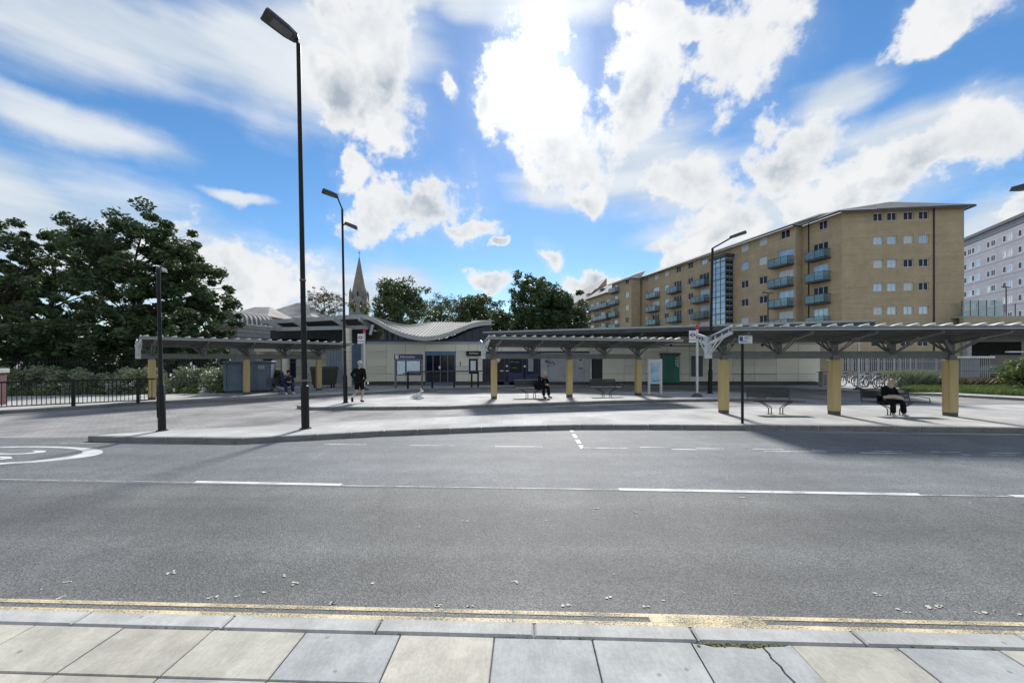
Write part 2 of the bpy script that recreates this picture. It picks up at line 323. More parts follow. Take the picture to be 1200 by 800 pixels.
MAT['blue_bin'] = M('blue_steel', (.115, .165, .235), (.09, .13, .19), 1.6, .55)
MAT['bin_green'] = M('dark_green_plastic', (.05, .055, .04), (.04, .045, .035), 2, .6)
MAT['maroon'] = brick_mat('maroon_brick', (.10, .045, .05), (.13, .06, .06), (.15, .11, .11), .22, .075, .008, plane='XZ')
MAT['concrete'] = M('concrete', (.42, .42, .40), (.34, .34, .33), 3, .85, bump=.2)
MAT['sign_white'] = M('sign_white', (.74, .75, .76), (.68, .69, .70), 4, .4)
MAT['sign_red'] = M('sign_red', (.55, .02, .03), (.5, .02, .03), 4, .4)
MAT['sign_blue'] = M('sign_blue', (.02, .04, .22), (.02, .035, .19), 4, .4)
MAT['poster'] = M('poster_blue', (.10, .34, .60), (.55, .68, .78), 2.2, .25, detail=1)
MAT['map_paper'] = M('map_paper', (.62, .70, .76), (.48, .58, .60), 7, .3, detail=2)
MAT['skin'] = M('skin', (.48, .30, .22), (.44, .27, .20), 5, .5)
MAT['cloth_black'] = M('black_cloth', (.006, .006, .008), (.012, .012, .013), 9, .95, spec=.15)
MAT['cloth_blue'] = M('navy_cloth', (.014, .016, .06), (.02, .022, .08), 9, .9)
MAT['cloth_grey'] = M('grey_cloth', (.20, .19, .19), (.16, .155, .155), 9, .9)
MAT['cloth_beige'] = M('beige_cloth', (.50, .44, .38), (.42, .36, .31), 9, .9)
MAT['scarf'] = M('pale_scarf', (.46, .40, .33), (.36, .31, .26), 9, .9)
MAT['shoe_white'] = M('white_shoe', (.70, .70, .68), (.6, .6, .58), 9, .6)
MAT['hair_grey'] = M('grey_hair', (.42, .41, .40), (.34, .33, .32), 20, .8)
MAT['fur_white'] = M('white_fur', (.72, .72, .70), (.60, .60, .58), 12, .9, bump=.3)
MAT['rubber'] = M('rubber', (.02, .02, .02), (.03, .03, .03), 9, .8)
MAT['chrome'] = M('bright_metal', (.28, .285, .29), (.2, .205, .21), 9, .35, .6)
MAT['roof_sheet'] = M('profiled_roof_sheet', (.17, .175, .175), (.12, .125, .125), 2, .5)
MAT['rib_white'] = M('white_roof_rib', (.72, .73, .72), (.6, .61, .6), 2, .5)
MAT['teal_car'] = M('teal_car_paint', (.012, .04, .047), (.01, .033, .04), 2, .25)
MAT['brown_wood'] = M('weathered_fence_wood', (.20, .175, .15), (.15, .13, .115), 4, .85)
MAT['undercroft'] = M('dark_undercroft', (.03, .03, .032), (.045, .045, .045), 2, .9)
MAT['fence_white'] = M('weathered_white_steel', (.34, .35, .36), (.26, .27, .28), 6, .5)
MAT['lamp_lens'] = M('lamp_lens', (.16, .17, .16), (.12, .13, .12), 4, .25)

# ------------------------------------------------------------------ mesh helpers
class MB:
    def __init__(s): s.v = []; s.f = []; s.mi = []
    def add(s, vs, fs, mi=0):
        k = len(s.v); s.v += [tuple(q) for q in vs]; s.f += [tuple(i + k for i in f) for f in fs]; s.mi += [mi] * len(fs)
    def box(s, c, size, rot=None, mi=0):
        hx, hy, hz = (q / 2 for q in size); c = Vector(c)
        vs = [Vector((a, b, d)) for a in (-hx, hx) for b in (-hy, hy) for d in (-hz, hz)]
        if rot is not None: vs = [rot @ q for q in vs]
        s.add([q + c for q in vs], [(0, 1, 3, 2), (4, 6, 7, 5), (0, 4, 5, 1), (2, 3, 7, 6), (0, 2, 6, 4), (1, 5, 7, 3)], mi)
    def bb(s, x0, x1, y0, y1, z0, z1, mi=0):
        s.box(((x0 + x1) / 2, (y0 + y1) / 2, (z0 + z1) / 2), (x1 - x0, y1 - y0, z1 - z0), None, mi)
    def bar(s, a, b, w, h=None, mi=0):
        a = Vector(a); b = Vector(b); d = b - a; h = h or w
        q = d.to_track_quat('X', 'Z').to_matrix()
        s.box((a + b) / 2, (d.length, w, h), q, mi)
    def tube(s, pts, r, n=8, cap=True, mi=0):
        pts = [Vector(p) for p in pts]; rs = r if isinstance(r, (list, tuple)) else [r] * len(pts)
        k = len(s.v); up = None
        for i, p in enumerate(pts):
            d = (pts[min(i + 1, len(pts) - 1)] - pts[max(i - 1, 0)]).normalized()
            if up is None: up = d.orthogonal().normalized()
            else: up = (up - d * up.dot(d)); up = up.normalized() if up.length > 1e-6 else d.orthogonal().normalized()
            w = d.cross(up)
            for j in range(n):
                t = 2 * math.pi * j / n; s.v.append(tuple(p + (up * math.cos(t) + w * math.sin(t)) * rs[i]))
        for i in range(len(pts) - 1):
            for j in range(n):
                a = k + i * n + j; b = k + i * n + (j + 1) % n
                s.f.append((a, b, b + n, a + n)); s.mi.append(mi)
        if cap:
            s.f.append(tuple(k + j for j in reversed(range(n)))); s.mi.append(mi)
            e = k + (len(pts) - 1) * n; s.f.append(tuple(e + j for j in range(n))); s.mi.append(mi)
    def prism(s, poly, z0, z1, mi=0):
        n = len(poly); vs = [(p[0], p[1], z0) for p in poly] + [(p[0], p[1], z1) for p in poly]
        s.add(vs, [tuple(reversed(range(n))), tuple(range(n, 2 * n))] + [(i, (i + 1) % n, n + (i + 1) % n, n + i) for i in range(n)], mi)
    def sphere(s, c, r, nu=12, nv=8, mi=0):
        c = Vector(c); r = Vector(r) if isinstance(r, (tuple, list, Vector)) else Vector((r, r, r))
        vs = []; fs = []
        for i in range(nv + 1):
            a = math.pi * i / nv
            for j in range(nu):
                t = 2 * math.pi * j / nu; vs.append(c + Vector((r.x * math.sin(a) * math.cos(t), r.y * math.sin(a) * math.sin(t), r.z * math.cos(a))))
        for i in range(nv):
            for j in range(nu): fs.append((i * nu + j, (i + 1) * nu + j, (i + 1) * nu + (j + 1) % nu, i * nu + (j + 1) % nu))
        s.add(vs, fs, mi)
    def mesh(s, name, mats, smooth=False, bevel=0):
        me = bpy.data.meshes.new(name); me.from_pydata(s.v, [], s.f)
        for q in (mats if isinstance(mats, (list, tuple)) else [mats]): me.materials.append(MAT[q] if isinstance(q, str) else q)
        if any(s.mi): me.polygons.foreach_set('material_index', s.mi)
        bm = bmesh.new(); bm.from_mesh(me)
        bmesh.ops.recalc_face_normals(bm, faces=bm.faces)
        if bevel: bmesh.ops.bevel(bm, geom=list(bm.edges), offset=bevel, segments=1, affect='EDGES', clamp_overlap=True)
        bm.to_mesh(me); bm.free()
        if smooth:
            me.polygons.foreach_set('use_smooth', [True] * len(me.polygons))
            try: me.set_sharp_from_angle(angle=R(40))
            except Exception: pass
        me.update(); return me
    def build(s, name, mats, parent=None, smooth=False, bevel=0, loc=None, rotz=0):
        return put(name, s.mesh(name, mats, smooth, bevel), parent, loc, rotz)

def put(name, me, parent=None, loc=None, rotz=0):
    o = bpy.data.objects.new(name, me); C.objects.link(o)
    if parent: o.parent = parent
    if loc is not None: o.location = loc
    if rotz: o.rotation_euler = (0, 0, rotz)
    return o
def tag(o, label=None, cat=None, group=None, kind=None):
    for k, v in (('label', label), ('category', cat), ('group', group), ('kind', kind)):
        if v: o[k] = v
    return o
def thing(name, label, cat, loc=(0, 0, 0), rotz=0, group=None):
    return tag(put(name, None, None, loc, rotz), label, cat, group)
def struct(name, mb, mats, **k):
    return tag(mb.build(name, mats, **k), kind='structure')
def copy_tree(o, parent=None):
    c = o.copy(); C.objects.link(c); c.parent = parent
    for ch in list(o.children): copy_tree(ch, c)
    return c
def box_part(name, parent, x0, x1, y0, y1, z0, z1, m, bevel=0.0):
    b = MB(); b.bb(x0, x1, y0, y1, z0, z1); return b.build(name, m, parent, bevel=bevel)
def text_mesh(name, s, size, m, parent, loc, rot, align='CENTER', depth=.004, sx=1.0):
    cu = bpy.data.curves.new(name, 'FONT'); cu.body = s; cu.size = size; cu.align_x = align; cu.align_y = 'CENTER'; cu.extrude = depth; cu.resolution_u = 2
    t = bpy.data.objects.new(name, cu); C.objects.link(t)
    bpy.context.view_layer.update(); dg = bpy.context.evaluated_depsgraph_get()
    me = bpy.data.meshes.new_from_object(t.evaluated_get(dg)); bpy.data.objects.remove(t)
    me.materials.clear(); me.materials.append(MAT[m])
    o = put(name, me, parent, loc); o.rotation_euler = rot; o.scale = (sx, 1, 1); return o

# ------------------------------------------------------------------ ground, road, islands
rnd = random.Random(11)
b = MB(); b.add([(-2500, -2500, -.03), (2500, -2500, -.03), (2500, 2500, -.03), (-2500, 2500, -.03)], [(0, 1, 2, 3)]); struct('ground', b, 'ground')
b = MB(); b.add([(-90, 2.2, 0), (90, 2.2, 0), (90, 11.6, 0), (-90, 11.6, 0)], [(0, 1, 2, 3)]); road = struct('road', b, 'asphalt')
b = MB(); poly = [(-90, 9.9), (-30, 9.55), (-10.6, 9.4), (-6, 9.8), (2, 11.4), (14, 10.8), (90, 10.6), (90, 46), (-90, 46)]
b.add([(p[0], p[1], .004) for p in poly], [tuple(range(len(poly)))]); lane = struct('bus_lane', b, 'setts')

def resample(pts, step):
    out = []; carry = 0.0
    for a, c in zip(pts[:-1], pts[1:]):
        d = (c - a); n = max(1, round(d.length / step))
        for i in range(n): out.append((a + d * (i / n), a + d * ((i + 1) / n)))
    return out
def stones(pts, parent, m, step=.915, w=.14, h=.135, z0=-.01):
    cache = {}
    for a, c in resample(pts, step):
        d = c - a; ln = round(d.length, 2)
        if ln not in cache:
            b = MB(); b.bb(-ln / 2 + .004, ln / 2 - .004, -.012, w, 0, h); cache[ln] = b.mesh('kerb_stone', m, bevel=.012)
        mid = (a + c) / 2
        o = put('kerb_stone', cache[ln], parent, (mid.x, mid.y, z0 + rnd.uniform(-.003, .003)), math.atan2(d.y, d.x))
def island(name, front, rear, label=None, m='flags'):
    fr = [G(*p) for p in front]; re = [G(*p) if len(p) == 2 else Vector(p) for p in rear]
    b = MB(); b.prism([(p.x, p.y) for p in fr] + [(p.x, p.y) for p in re], -.02, .12)
    o = struct(name, b, m)
    stones([Vector((p.x, p.y, 0)) for p in fr], o, 'kerb')
    return o
near_island = island('bus_island', [(103, 511), (150, 512.3), (285, 513.5), (330, 511.5), (450, 505), (600, 499.5), (680, 497.8), (760, 497.8), (1000, 499.3), (1200, 501.5), (1500, 505)],
       [(1500, 474), (1200, 474), (900, 475), (800, 479), (600, 485), (440, 492), (330, 498), (200, 504), (120, 509)])
mid_island = island('middle_island', [(348, 475), (362, 477), (440, 476.8), (520, 476), (600, 473.5), (700, 470), (800, 467.7), (880, 467), (898, 465)],
       [(905, 462), (890, 460), (800, 458.5), (700, 459.5), (600, 461), (480, 463.5), (400, 468.5), (360, 472)])
station_pavement = island('station_pavement', [(-60, 487), (0, 481), (101, 475.5), (172, 470.5), (250, 468), (335, 465), (365, 463.5), (414, 460.5), (450, 458.5), (500, 455.5), (600, 452.8), (700, 452), (800, 452), (900, 453.3), (990, 457.5), (1104, 461.5), (1200, 466.5), (1400, 476)],
       [(60, 46, .12), (-60, 46, .12)])

# near footway: granite kerb, flagstones
A0 = math.atan(-.0354); U = Vector((math.cos(A0), math.sin(A0), 0)); V = Vector((-U.y, U.x, 0)); O = Vector((0, 2.537, 0))
def foot(s, t, z): p = O + U * s + V * t; return (p.x, p.y, z)
b = MB(); b.prism([foot(-40, .02, 0)[:2], foot(40, .02, 0)[:2], foot(40, -12, 0)[:2], foot(-40, -12, 0)[:2]], -.02, .072)
footway = struct('footway', b, 'joint')
ks = [-40 + 1.08 * i + .19 for i in range(75)]
cb = MB(); cb.bb(.004, 1.072, 0.006, .146, 0, .115); kme = cb.mesh('kerb_stone', 'granite', bevel=.012)
for s in ks:
    if abs(s) > 14: continue
    p = foot(s, 0, -.012 + rnd.uniform(-.003, .003)); put('kerb_stone', kme, footway, p, A0)
b = MB()
for s in (-40, 14.2): b.add([foot(s, .006, .1), foot(s + 25.8, .006, .1), foot(s + 25.8, .146, .1), foot(s, .146, .1), foot(s, .146, 0), foot(s + 25.8, .146, 0)], [(0, 1, 2, 3), (3, 2, 5, 4)])
o = b.build('kerb_run', 'granite', footway)
tops = [(146, 734), (248, 739), (357, 742), (468, 746.5), (579, 750), (695, 752), (812, 755), (929, 757.5), (1053, 759.5), (1170, 761)]
sx = [G(px, py, .1).x for px, py in tops]
sx = [sx[0] - .64 * i for i in range(9, 0, -1)] + sx + [sx[-1] + .65 * i for i in range(1, 10)]
tone = {8: 'slab_buff', 9: 'slab_pale', 10: 'slab_buff', 11: 'slab_blue', 12: 'slab_pale', 13: 'slab_blue', 14: 'slab_grey', 15: 'slab_blue', 16: 'slab_buff', 17: 'slab_blue', 18: 'slab_buff'}
pick = ['slab_buff', 'slab_blue', 'slab_grey', 'slab_pale']
for r, (t0, t1) in enumerate([(-.004, -.395), (-.395, -1.0), (-1.0, -1.6), (-1.6, -2.2), (-2.2, -2.8)]):
    for i in range(len(sx) - 1):
        m = tone.get(i, pick[rnd.randrange(4)]) if r == 0 else pick[rnd.randrange(4)]
        a, c = sx[i] + .004, sx[i + 1] - .004; zz = .1 + rnd.uniform(-.003, .002)
        if r == 0 and i == 15:      # the broken slab: two pieces either side of a crack, chipped along the kerb
            k = a + (c - a) * .70
            zig = [(0, 0), (.006, -.05), (-.004, -.09), (.012, -.15), (.004, -.2), (.016, -.26), (.008, -.32), (.014, -.385)]
            for left in (True, False):
                crack = [(k + dx + (-.006 if left else .006), t0 - .035 + dt) for dx, dt in zig]
                crack = [(s_, max(t_, t1 + .004)) for s_, t_ in crack]
                if left: pl = [(a, t0 - .012)] + [(a + .06, t0 - .02), (a + .13, t0 - .04), (a + .25, t0 - .032), (a + .36, t0 - .045)] + crack + [(a, t1 + .004)]
                else: pl = list(reversed(crack)) + [(k + .05, t0 - .03), (c - .05, t0 - .025), (c, t0 - .008), (c, t1 + .004)]
                b = MB(); b.prism([foot(s_, t_, 0)[:2] for s_, t_ in pl], .06, zz - (.004 if left else 0)); b.build('paving_slab', m, footway)
            continue
        b = MB(); b.prism([(-(c - a) / 2, (t1 - t0) / 2 + .004), ((c - a) / 2, (t1 - t0) / 2 + .004), ((c - a) / 2, -(t1 - t0) / 2 - .004), (-(c - a) / 2, -(t1 - t0) / 2 - .004)], 0, .045)
        o = b.build('paving_slab', m, footway, bevel=.005, loc=foot((a + c) / 2, (t0 + t1) / 2, zz - .045), rotz=A0)
        o.rotation_euler = (rnd.uniform(-.003, .003), rnd.uniform(-.003, .003), A0)
b = MB()
for i in range(130):
    s = rnd.uniform(sx[15] + .03, sx[16] - .03); t = rnd.uniform(-.042, -.004); r_ = rnd.uniform(.006, .017)
    if i > 105: s = sx[15] + (sx[16] - sx[15]) * .70 + rnd.uniform(-.004, .012); t = rnd.uniform(-.3, -.03); r_ *= .5
    b.sphere(foot(s, t, .082 + rnd.uniform(0, .01)), (r_, r_, r_ * .8), 6, 4)
tag(b.build('moss_patch', 'moss', footway, smooth=True), kind='stuff')
b = MB()    # weeds and grit along the kerb joint
for i in range(200):
    s = rnd.uniform(-4, 4); r_ = rnd.uniform(.003, .008)
    if math.sin(s * 5.1) + math.sin(s * 2.3 + 1) < .5: continue
    b.sphere(foot(s, rnd.uniform(-.006, .008), .098), (r_ * 1.6, r_, r_ * .7), 5, 3)
tag(b.build('joint_grit', 'moss', footway), kind='stuff')

# ------------------------------------------------------------------ road markings
def mark(p, q, w, m='white_paint', z=.004, mid=()):
    a = G(*p, 0); c = G(*q, 0); d = (c - a).normalized(); n = Vector((-d.y, d.x, 0)) * (w / 2)
    b = MB(); b.add([(v.x, v.y, z) for v in (a - n, c - n, c + n, a + n)], [(0, 1, 2, 3)]); return b.build('road_marking', m, road)
mark((228, 564.5), (400, 567.8), .1); mark((725, 573.2), (1079, 579.3), .1); mark((1185, 581), (1700, 590), .1)
mark((400, 568.8), (725, 573.6), .035, 'faint_paint'); mark((1079, 579.8), (1185, 581.6), .035, 'faint_paint'); mark((0, 561.5), (228, 565), .03, 'faint_paint'); mark((-700, 551), (-250, 557), .1)
for x0, x1, y in ((380, 430, 520.4), (480, 532, 521.6), (580, 636, 523), (683, 736, 524.6), (787, 848, 526.4), (895, 968, 528.6), (1008, 1070, 530.4), (1127, 1190, 532.6), (1240, 1310, 535)):
    mark((x0, y), (x1, y + .5), .09, 'faint_paint')
for x0, x1, y in ((750, 783, 523.8), (815, 848, 524.8), (882, 918, 526), (952, 990, 527.3), (1022, 1058, 528.3), (1090, 1126, 529.4), (1157, 1196, 530.4)):
    mark((x0, y), (x1, y + .4), .07, 'faint_paint')
for p, q in (((668.5, 502.5), (671, 506.5)), ((672.3, 508.5), (675, 513)), ((676.2, 515), (679, 519.5)), ((680, 521.5), (683, 525.5))): mark(p, q, .1)
for i in range(9):   # channel line below the island kerb
    xs = [(70, 519.5), (150, 519.4), (240, 519.8), (290, 520.0), (335, 518.6), (450, 511.6), (600, 505.4), (680, 503.2), (760, 503.2), (1000, 505)]
    mark(xs[i], xs[i + 1], .05, 'faint_paint')
# speed roundel with its figures, drawn out along the lane
def ring(cx, cy, ax, ay, wx, wy, n=64):
    b = MB(); vs = []
    for i in range(n):
        t = 2 * math.pi * i / n
        vs += [(cx + ax * math.cos(t), cy + ay * math.sin(t), .004), (cx + (ax - wx) * math.cos(t), cy + (ay - wy) * math.sin(t), .004)]
    b.add(vs, [(2 * i, (2 * i + 2) % (2 * n), (2 * i + 3) % (2 * n), 2 * i + 1) for i in range(n)]); return b.build('road_marking', 'white_paint', road)
ring(-10.72, 7.72, 2.25, .80, .42, .10)
t = text_mesh('road_marking', '20', .82, 'white_paint', road, (-10.75, 7.7, .004), (0, 0, R(-90)), depth=0); t.scale = (1.12, 2.9, 1)
# double yellow lines, worn, filled in solid for a stretch
def yl(s0, s1, t, w):
    b = MB(); b.add([foot(s0, t - w / 2, .004), foot(s1, t - w / 2, .004), foot(s1, t + w / 2, .004), foot(s0, t + w / 2, .004)], [(0, 1, 2, 3)]); b.build('yellow_line', 'yellow_paint', road)
for s in range(-40, 40, 8):
    yl(s, s + 7.99, .39, .042); yl(s, s + 7.99, .295, .042)
yl(1.02, 1.86, .343, .05)
# dried paint splashes and litter trodden flat
b = MB()
pts = [(48, 690), (78, 682), (70, 700), (198, 673), (205, 670), (280, 698), (312, 694), (250, 700), (345, 684), (437, 685), (333, 675), (512, 710), (551, 710), (490, 617), (390, 706), (603, 682), (722, 672), (779, 704), (757, 711), (664, 709), (712, 700), (1025, 696), (1090, 712), (1100, 711), (1060, 716), (1195, 720), (1150, 718), (870, 583), (905, 576), (1140, 590), (453, 522), (640, 610), (700, 596), (745, 600), (545, 611)]
for i in range(70): pts.append((rnd.uniform(0, 1200), rnd.choice([rnd.uniform(590, 650), rnd.uniform(650, 716), rnd.uniform(690, 716)])))
for i, (px, py) in enumerate(pts):
    c = G(px, py, 0); k = 3 if i < 35 else 1
    for q in range(rnd.randint(1, 5) if k > 1 else 1):
        cx, cy = c.x + rnd.uniform(-.03, .03) * (k > 1), c.y + rnd.uniform(-.02, .02) * (k > 1); r0 = rnd.uniform(.006, .015) if k > 1 else rnd.uniform(.002, .006)
        n = 7; b.add([(cx + r0 * rnd.uniform(.4, 1.4) * math.cos(2 * math.pi * j / n) * 1.3, cy + r0 * rnd.uniform(.4, 1.3) * math.sin(2 * math.pi * j / n), .006) for j in range(n)], [tuple(range(n))])
tag(b.build('paint_flecks', M('fleck', (.58, .57, .50), (.44, .42, .35), 8, .8), road), kind='stuff')

# ------------------------------------------------------------------ bus canopies
def canopy(label, origin, target, n_posts=3, pitch=3.6, extra=1.15, lead=.55):
    d = Vector((target[0] - origin[0], target[1] - origin[1], 0)); rz = math.atan2(d.y, d.x)
    t = thing('bus_canopy', label, 'canopy', (origin[0], origin[1], .12), rz, 'steel canopies of the bus stands')
    L0, L1 = -lead, pitch * (n_posts - 1) + extra
    FY, RY = -1.72, .95                       # front and rear eaves
    def zt(y): return 2.56 + (.10 * abs(y) if y < 0 else .09 * y)      # underside of the sheeting: a shallow butterfly
    for i in range(n_posts):
        x = i * pitch
        post = MB(); post.bb(x - .075, x + .075, -.075, .075, 0, 2.56); po = post.build('post', 'galv', t)
        for nm, (x0, x1, y0, y1) in (('f', (x - .13, x + .13, -.13, -.09)), ('b', (x - .13, x + .13, .09, .13)), ('l', (x - .13, x - .09, -.087, .087)), ('r', (x + .09, x + .13, -.087, .087))):
            box_part('cladding_board', po, x0, x1, y0, y1, .12, 1.82, 'timber', .008)
        box_part('foot', po, x - .12, x + .12, -.12, .12, 0, .117, 'dark_steel')
        box_part('collar', po, x - .105, x + .105, -.105, .105, 1.822, 1.95, 'galv')
    bm_ = MB(); bm_.bb(L0, pitch * (n_posts - 1) + .09, -.055, .055, 1.86, 2.10); bm_.build('tie_beam', 'galv', t)
    rv = MB(); rv.bb(L0, L1, -.06, .06, 2.40, 2.56); rv.build('valley_beam', 'galv', t)
    stations = [L0 + .05] + [i * pitch / 2 for i in range(2 * n_posts - 1)]
    for k, x in enumerate(stations):
        end = k == 0; atpost = (not end) and (k - 1) % 2 == 0
        fr = MB(); m = 'white_steel' if end else 'galv'
        if end: fr.bb(x - .09, x + .09, -.09, .09, 1.86, 2.62)
        elif not atpost: fr.bb(x - .085, x + .085, -.07, .07, 1.95, 2.5)
        for s, ye in ((-1, FY + .08), (1, RY - .06)):
            # lower and upper chord of the rafter with rungs between
            y0 = s * .08
            fr.bar((x, y0, 2.36), (x, ye, zt(ye) - .09), .07, .09)
            if end:
                fr.bar((x, y0, 2.58), (x, ye, zt(ye) + .10), .05, .06)
                for q in (.3, .6, .9): yy = y0 + (ye - y0) * q; fr.bar((x, yy, 2.36 + (zt(ye) - .09 - 2.36) * q), (x, yy, 2.58 + (zt(ye) + .10 - 2.58) * q), .05)
            for dx in (-.07, .07):
                fr.tube([(x + dx * .4, s * .07, 2.0), (x + dx, ye * .62, 2.37 + (zt(ye) - 2.45) * .62)], .022, 6)
            if not end: fr.bar((x - .02, s * .07, 2.06), (x - .42, s * .30, 2.48), .05, .07)
        fr.build('bracket', m, t)
    for nm, y in (('front', FY), ('rear', RY)):
        z = zt(y); box_part('fascia', t, L0, L1, y - .03 if y < 0 else y, y if y < 0 else y + .03, z - .055, z + .055, 'fascia')
    for y in (-1.3, -.85, -.4, .4, .72): box_part('purlin', t, L0 + .02, L1 - .02, y - .025, y + .025, zt(y) - .055, zt(y) - .004, 'galv')
    box_part('gutter', t, L0, L1, -.14, .14, 2.60, 2.64, 'dark_steel')
    # profiled roof sheets, each with its upstanding seam
    n = round((L1 - L0) / .44); st = (L1 - L0) / n
    sh = MB()
    for a, e in ((FY - .06, -.15), (.15, RY + .05)):
        sh.add([(.004, a, zt(a)), (st - .004, a, zt(a)), (st - .004, e, zt(e)), (.004, e, zt(e)), (.004, a, zt(a) + .018), (st - .004, a, zt(a) + .018), (st - .004, e, zt(e) + .018), (.004, e, zt(e) + .018)],
               [(0, 1, 2, 3), (4, 5, 6, 7), (0, 1, 5, 4), (2, 3, 7, 6), (1, 2, 6, 5), (0, 3, 7, 4)])
    sme = sh.mesh('roof_sheet', 'roof_sheet')
    rb = MB()
    for a, e in ((FY - .05, -.16),):
        za, ze = zt(a) + .058, zt(e) + .02
        rb.add([(.06, a, za), (.30, a, za), (.06, e, ze), (.30, e, ze), (.27, a, za + .08), (.09, a, za + .015), (.27, e, ze + .05), (.09, e, ze + .012)], [(0, 1, 4, 5), (2, 6, 7, 3), (0, 5, 7, 2), (5, 4, 6, 7), (4, 1, 3, 6), (0, 2, 3, 1)])
    rme = rb.mesh('roof_rib', 'rib_white')
    for i in range(n):
        o = put('roof_sheet', sme, t, (L0 + i * st, 0, .025 if False else .002)); put('roof_rib', rme, o, (0, 0, 0))
    return t
canopy('nearest steel canopy on three yellow posts, over the bench with the scarfed woman', (7.2, 12.92), (14.2, 12.3), 3, 3.51, 4.6, .55)
canopy('middle steel canopy on three yellow posts, in front of the grey kiosk', (-.84, 17.7), (6.45, 19.4), 3, 3.74, 1.3, .55)
canopy('left steel canopy on yellow posts, in front of the dark trees and blue container', (-16.4, 17.3), (-11.5, 22.6), 3, 3.61, 1.3, .5)

# ------------------------------------------------------------------ benches
def bench(label, loc, rotz, w=1.5, arm=1):
    t = thing('bench', label, 'bench', loc, rotz, 'perforated steel benches on the islands')
    # slatted seat and back of steel mesh in a tube rim
    rim = MB(); h = w / 2
    rim.tube([(-h, -.22, .45), (h, -.22, .45), (h, .2, .44), (-h, .2, .44), (-h, -.22, .45)], .016, 6); rim.build('seat_rim', 'bench', t, smooth=True)
    for i in range(9): box_part('seat_slat', t, -h, h, -.2 + i * .044, -.168 + i * .044, .446, .454, 'bench')
    bk = MB(); bk.tube([(-h, .2, .44), (-h, .27, .84), (h * .72, .27, .84), (h * .72, .2, .44)], .016, 6); bk.build('back_rim', 'bench', t, smooth=True)
    for i in range(9):
        z = .54 + i * .034; y = .2 + .07 * (z - .44) / .4
        box_part('back_slat', t, -h + .01, h * .72 - .01, y - .004, y + .004, z, z + .03, 'bench')
    if arm:
        a = MB(); a.tube([(h * .72, .24, .62), (h, .24, .62), (h + .03, .1, .60), (h + .03, -.15, .58), (h, -.2, .45)], .014, 6); a.build('armrest', 'bench', t, smooth=True)
    for s in (-1, 1):
        for dx in (0, .09):
            l = MB(); x = s * (.14 + dx); l.tube([(x, 0, .005), (x, 0, .2), (x + s * .06, 0, .26), (x + s * .34, 0, .43)], .016, 6); l.build('leg', 'bench', t, smooth=True)
        box_part('foot_plate', t, min(s * .1, s * .28), max(s * .1, s * .28), -.06, .06, 0, .006, 'bench')
    return t
bench('empty perforated steel bench between the two left posts of the nearest canopy', G(909, 485), R(-3), 1.62, 0)
bw = G(1049, 486.5); bench('steel bench under the nearest canopy with a woman in a pale headscarf seated', bw, R(-4), 1.75, 1)
bm1 = G(622, 466); bench('steel bench on the middle island with a person in black seated', bm1, R(9), 1.5, 0)
bench('empty steel bench between the middle and right posts of the middle canopy', G(711, 464.5), R(9), 1.55, 1)
bl = G(333, 461.5); bench('dark steel bench beside the blue container with a person in blue seated', bl, R(47), 1.5, 0)

# ------------------------------------------------------------------ lamp posts and sign posts
def lamp_head(b, a, fwd, w=.30, l=.62):
    f = Vector(fwd).normalized(); s = f.cross(Vector((0, 0, 1))).normalized(); u = s.cross(f); a = Vector(a)
    pr = [(-.06, -.35, .05), (0, -.62, .07), (.3, -.92, .075), (.95, -1, .06), (1, -.9, .03)]
    lo = []; hi = []
    outline = [(q[0] * l, q[1] * w / 2) for q in pr] + [(q[0] * l, -q[1] * w / 2) for q in reversed(pr)]
    n = len(outline)
    vs = [a + f * p[0] + s * p[1] for p in outline] + [a + f * (p[0] * .94 + .02) + s * p[1] * .8 + u * .10 for p in outline]
    b.add(vs, [tuple(range(n)), tuple(range(n, 2 * n))] + [(i, (i + 1) % n, n + (i + 1) % n, n + i) for i in range(n)])
def lamp(label, base, h, lean=0.0, heads=(), r0=.10, r1=.055, door=1.1, band=None):
    t = thing('lamp_post', label, 'lamp post', base, 0, 'black street lamps'); t.rotation_euler = (0, R(lean), 0)
    m = MB(); m.tube([(0, 0, 0), (0, 0, door), (0, 0, door + .03), (0, 0, h * .55), (0, 0, h)], [r0, r0, r0 * .72, r1 * 1.08, r1], 14); m.build('pole', 'black', t, smooth=True)
    p = MB(); p.bb(-.05, .05, -r0 - .004, -r0 + .02, .35, door - .15); p.build('access_door', 'black', t)
    p = MB(); p.tube([(0, 0, 0), (0, 0, .02)], r0 * 1.5, 14); p.build('base_plate', 'dark_steel', t)
    if band:
        for z in band: p = MB(); p.tube([(0, 0, z), (0, 0, z + .05)], r1 * 1.45, 12); p.build('clamp_band', 'galv', t)
    for (top, fwd, arm, sz) in heads:
        q = MB(); f = Vector(fwd).normalized(); a = Vector((0, 0, top)); e = a + Vector((f.x * arm[0], f.y * arm[0], arm[1])); q.tube([a - Vector((0, 0, .1)), a, e], r1 * .7, 8); q.build('arm', 'black', t, smooth=True)
        q = MB(); lamp_head(q, e, fwd, sz[0], sz[1]); hd = q.build('lamp_head', 'dark_steel', t)
        q = MB(); f2 = f; c = e + f2 * sz[1] * .45; s_ = f2.cross(Vector((0, 0, 1))).normalized(); u = s_.cross(f2)
        q.add([c + f2 * (sx_ * sz[1] * .3) + s_ * (sy_ * sz[0] * .3) - u * .006 for sx_, sy_ in ((-1, -1), (1, -1), (1, 1), (-1, 1))], [(0, 1, 2, 3)]); q.build('lens', 'lamp_lens', hd)
    return t
g = G(358, 502); lamp('tallest black lamp post, standing at the front kerb of the nearest island', g, Z(52, g.y) - .12, -1.05, [(Z(52, g.y) - .14, (-.62, -.72, .22), (.06, .1), (.46, .78))], .098, .054, 1.12, (3.9, 1.25))
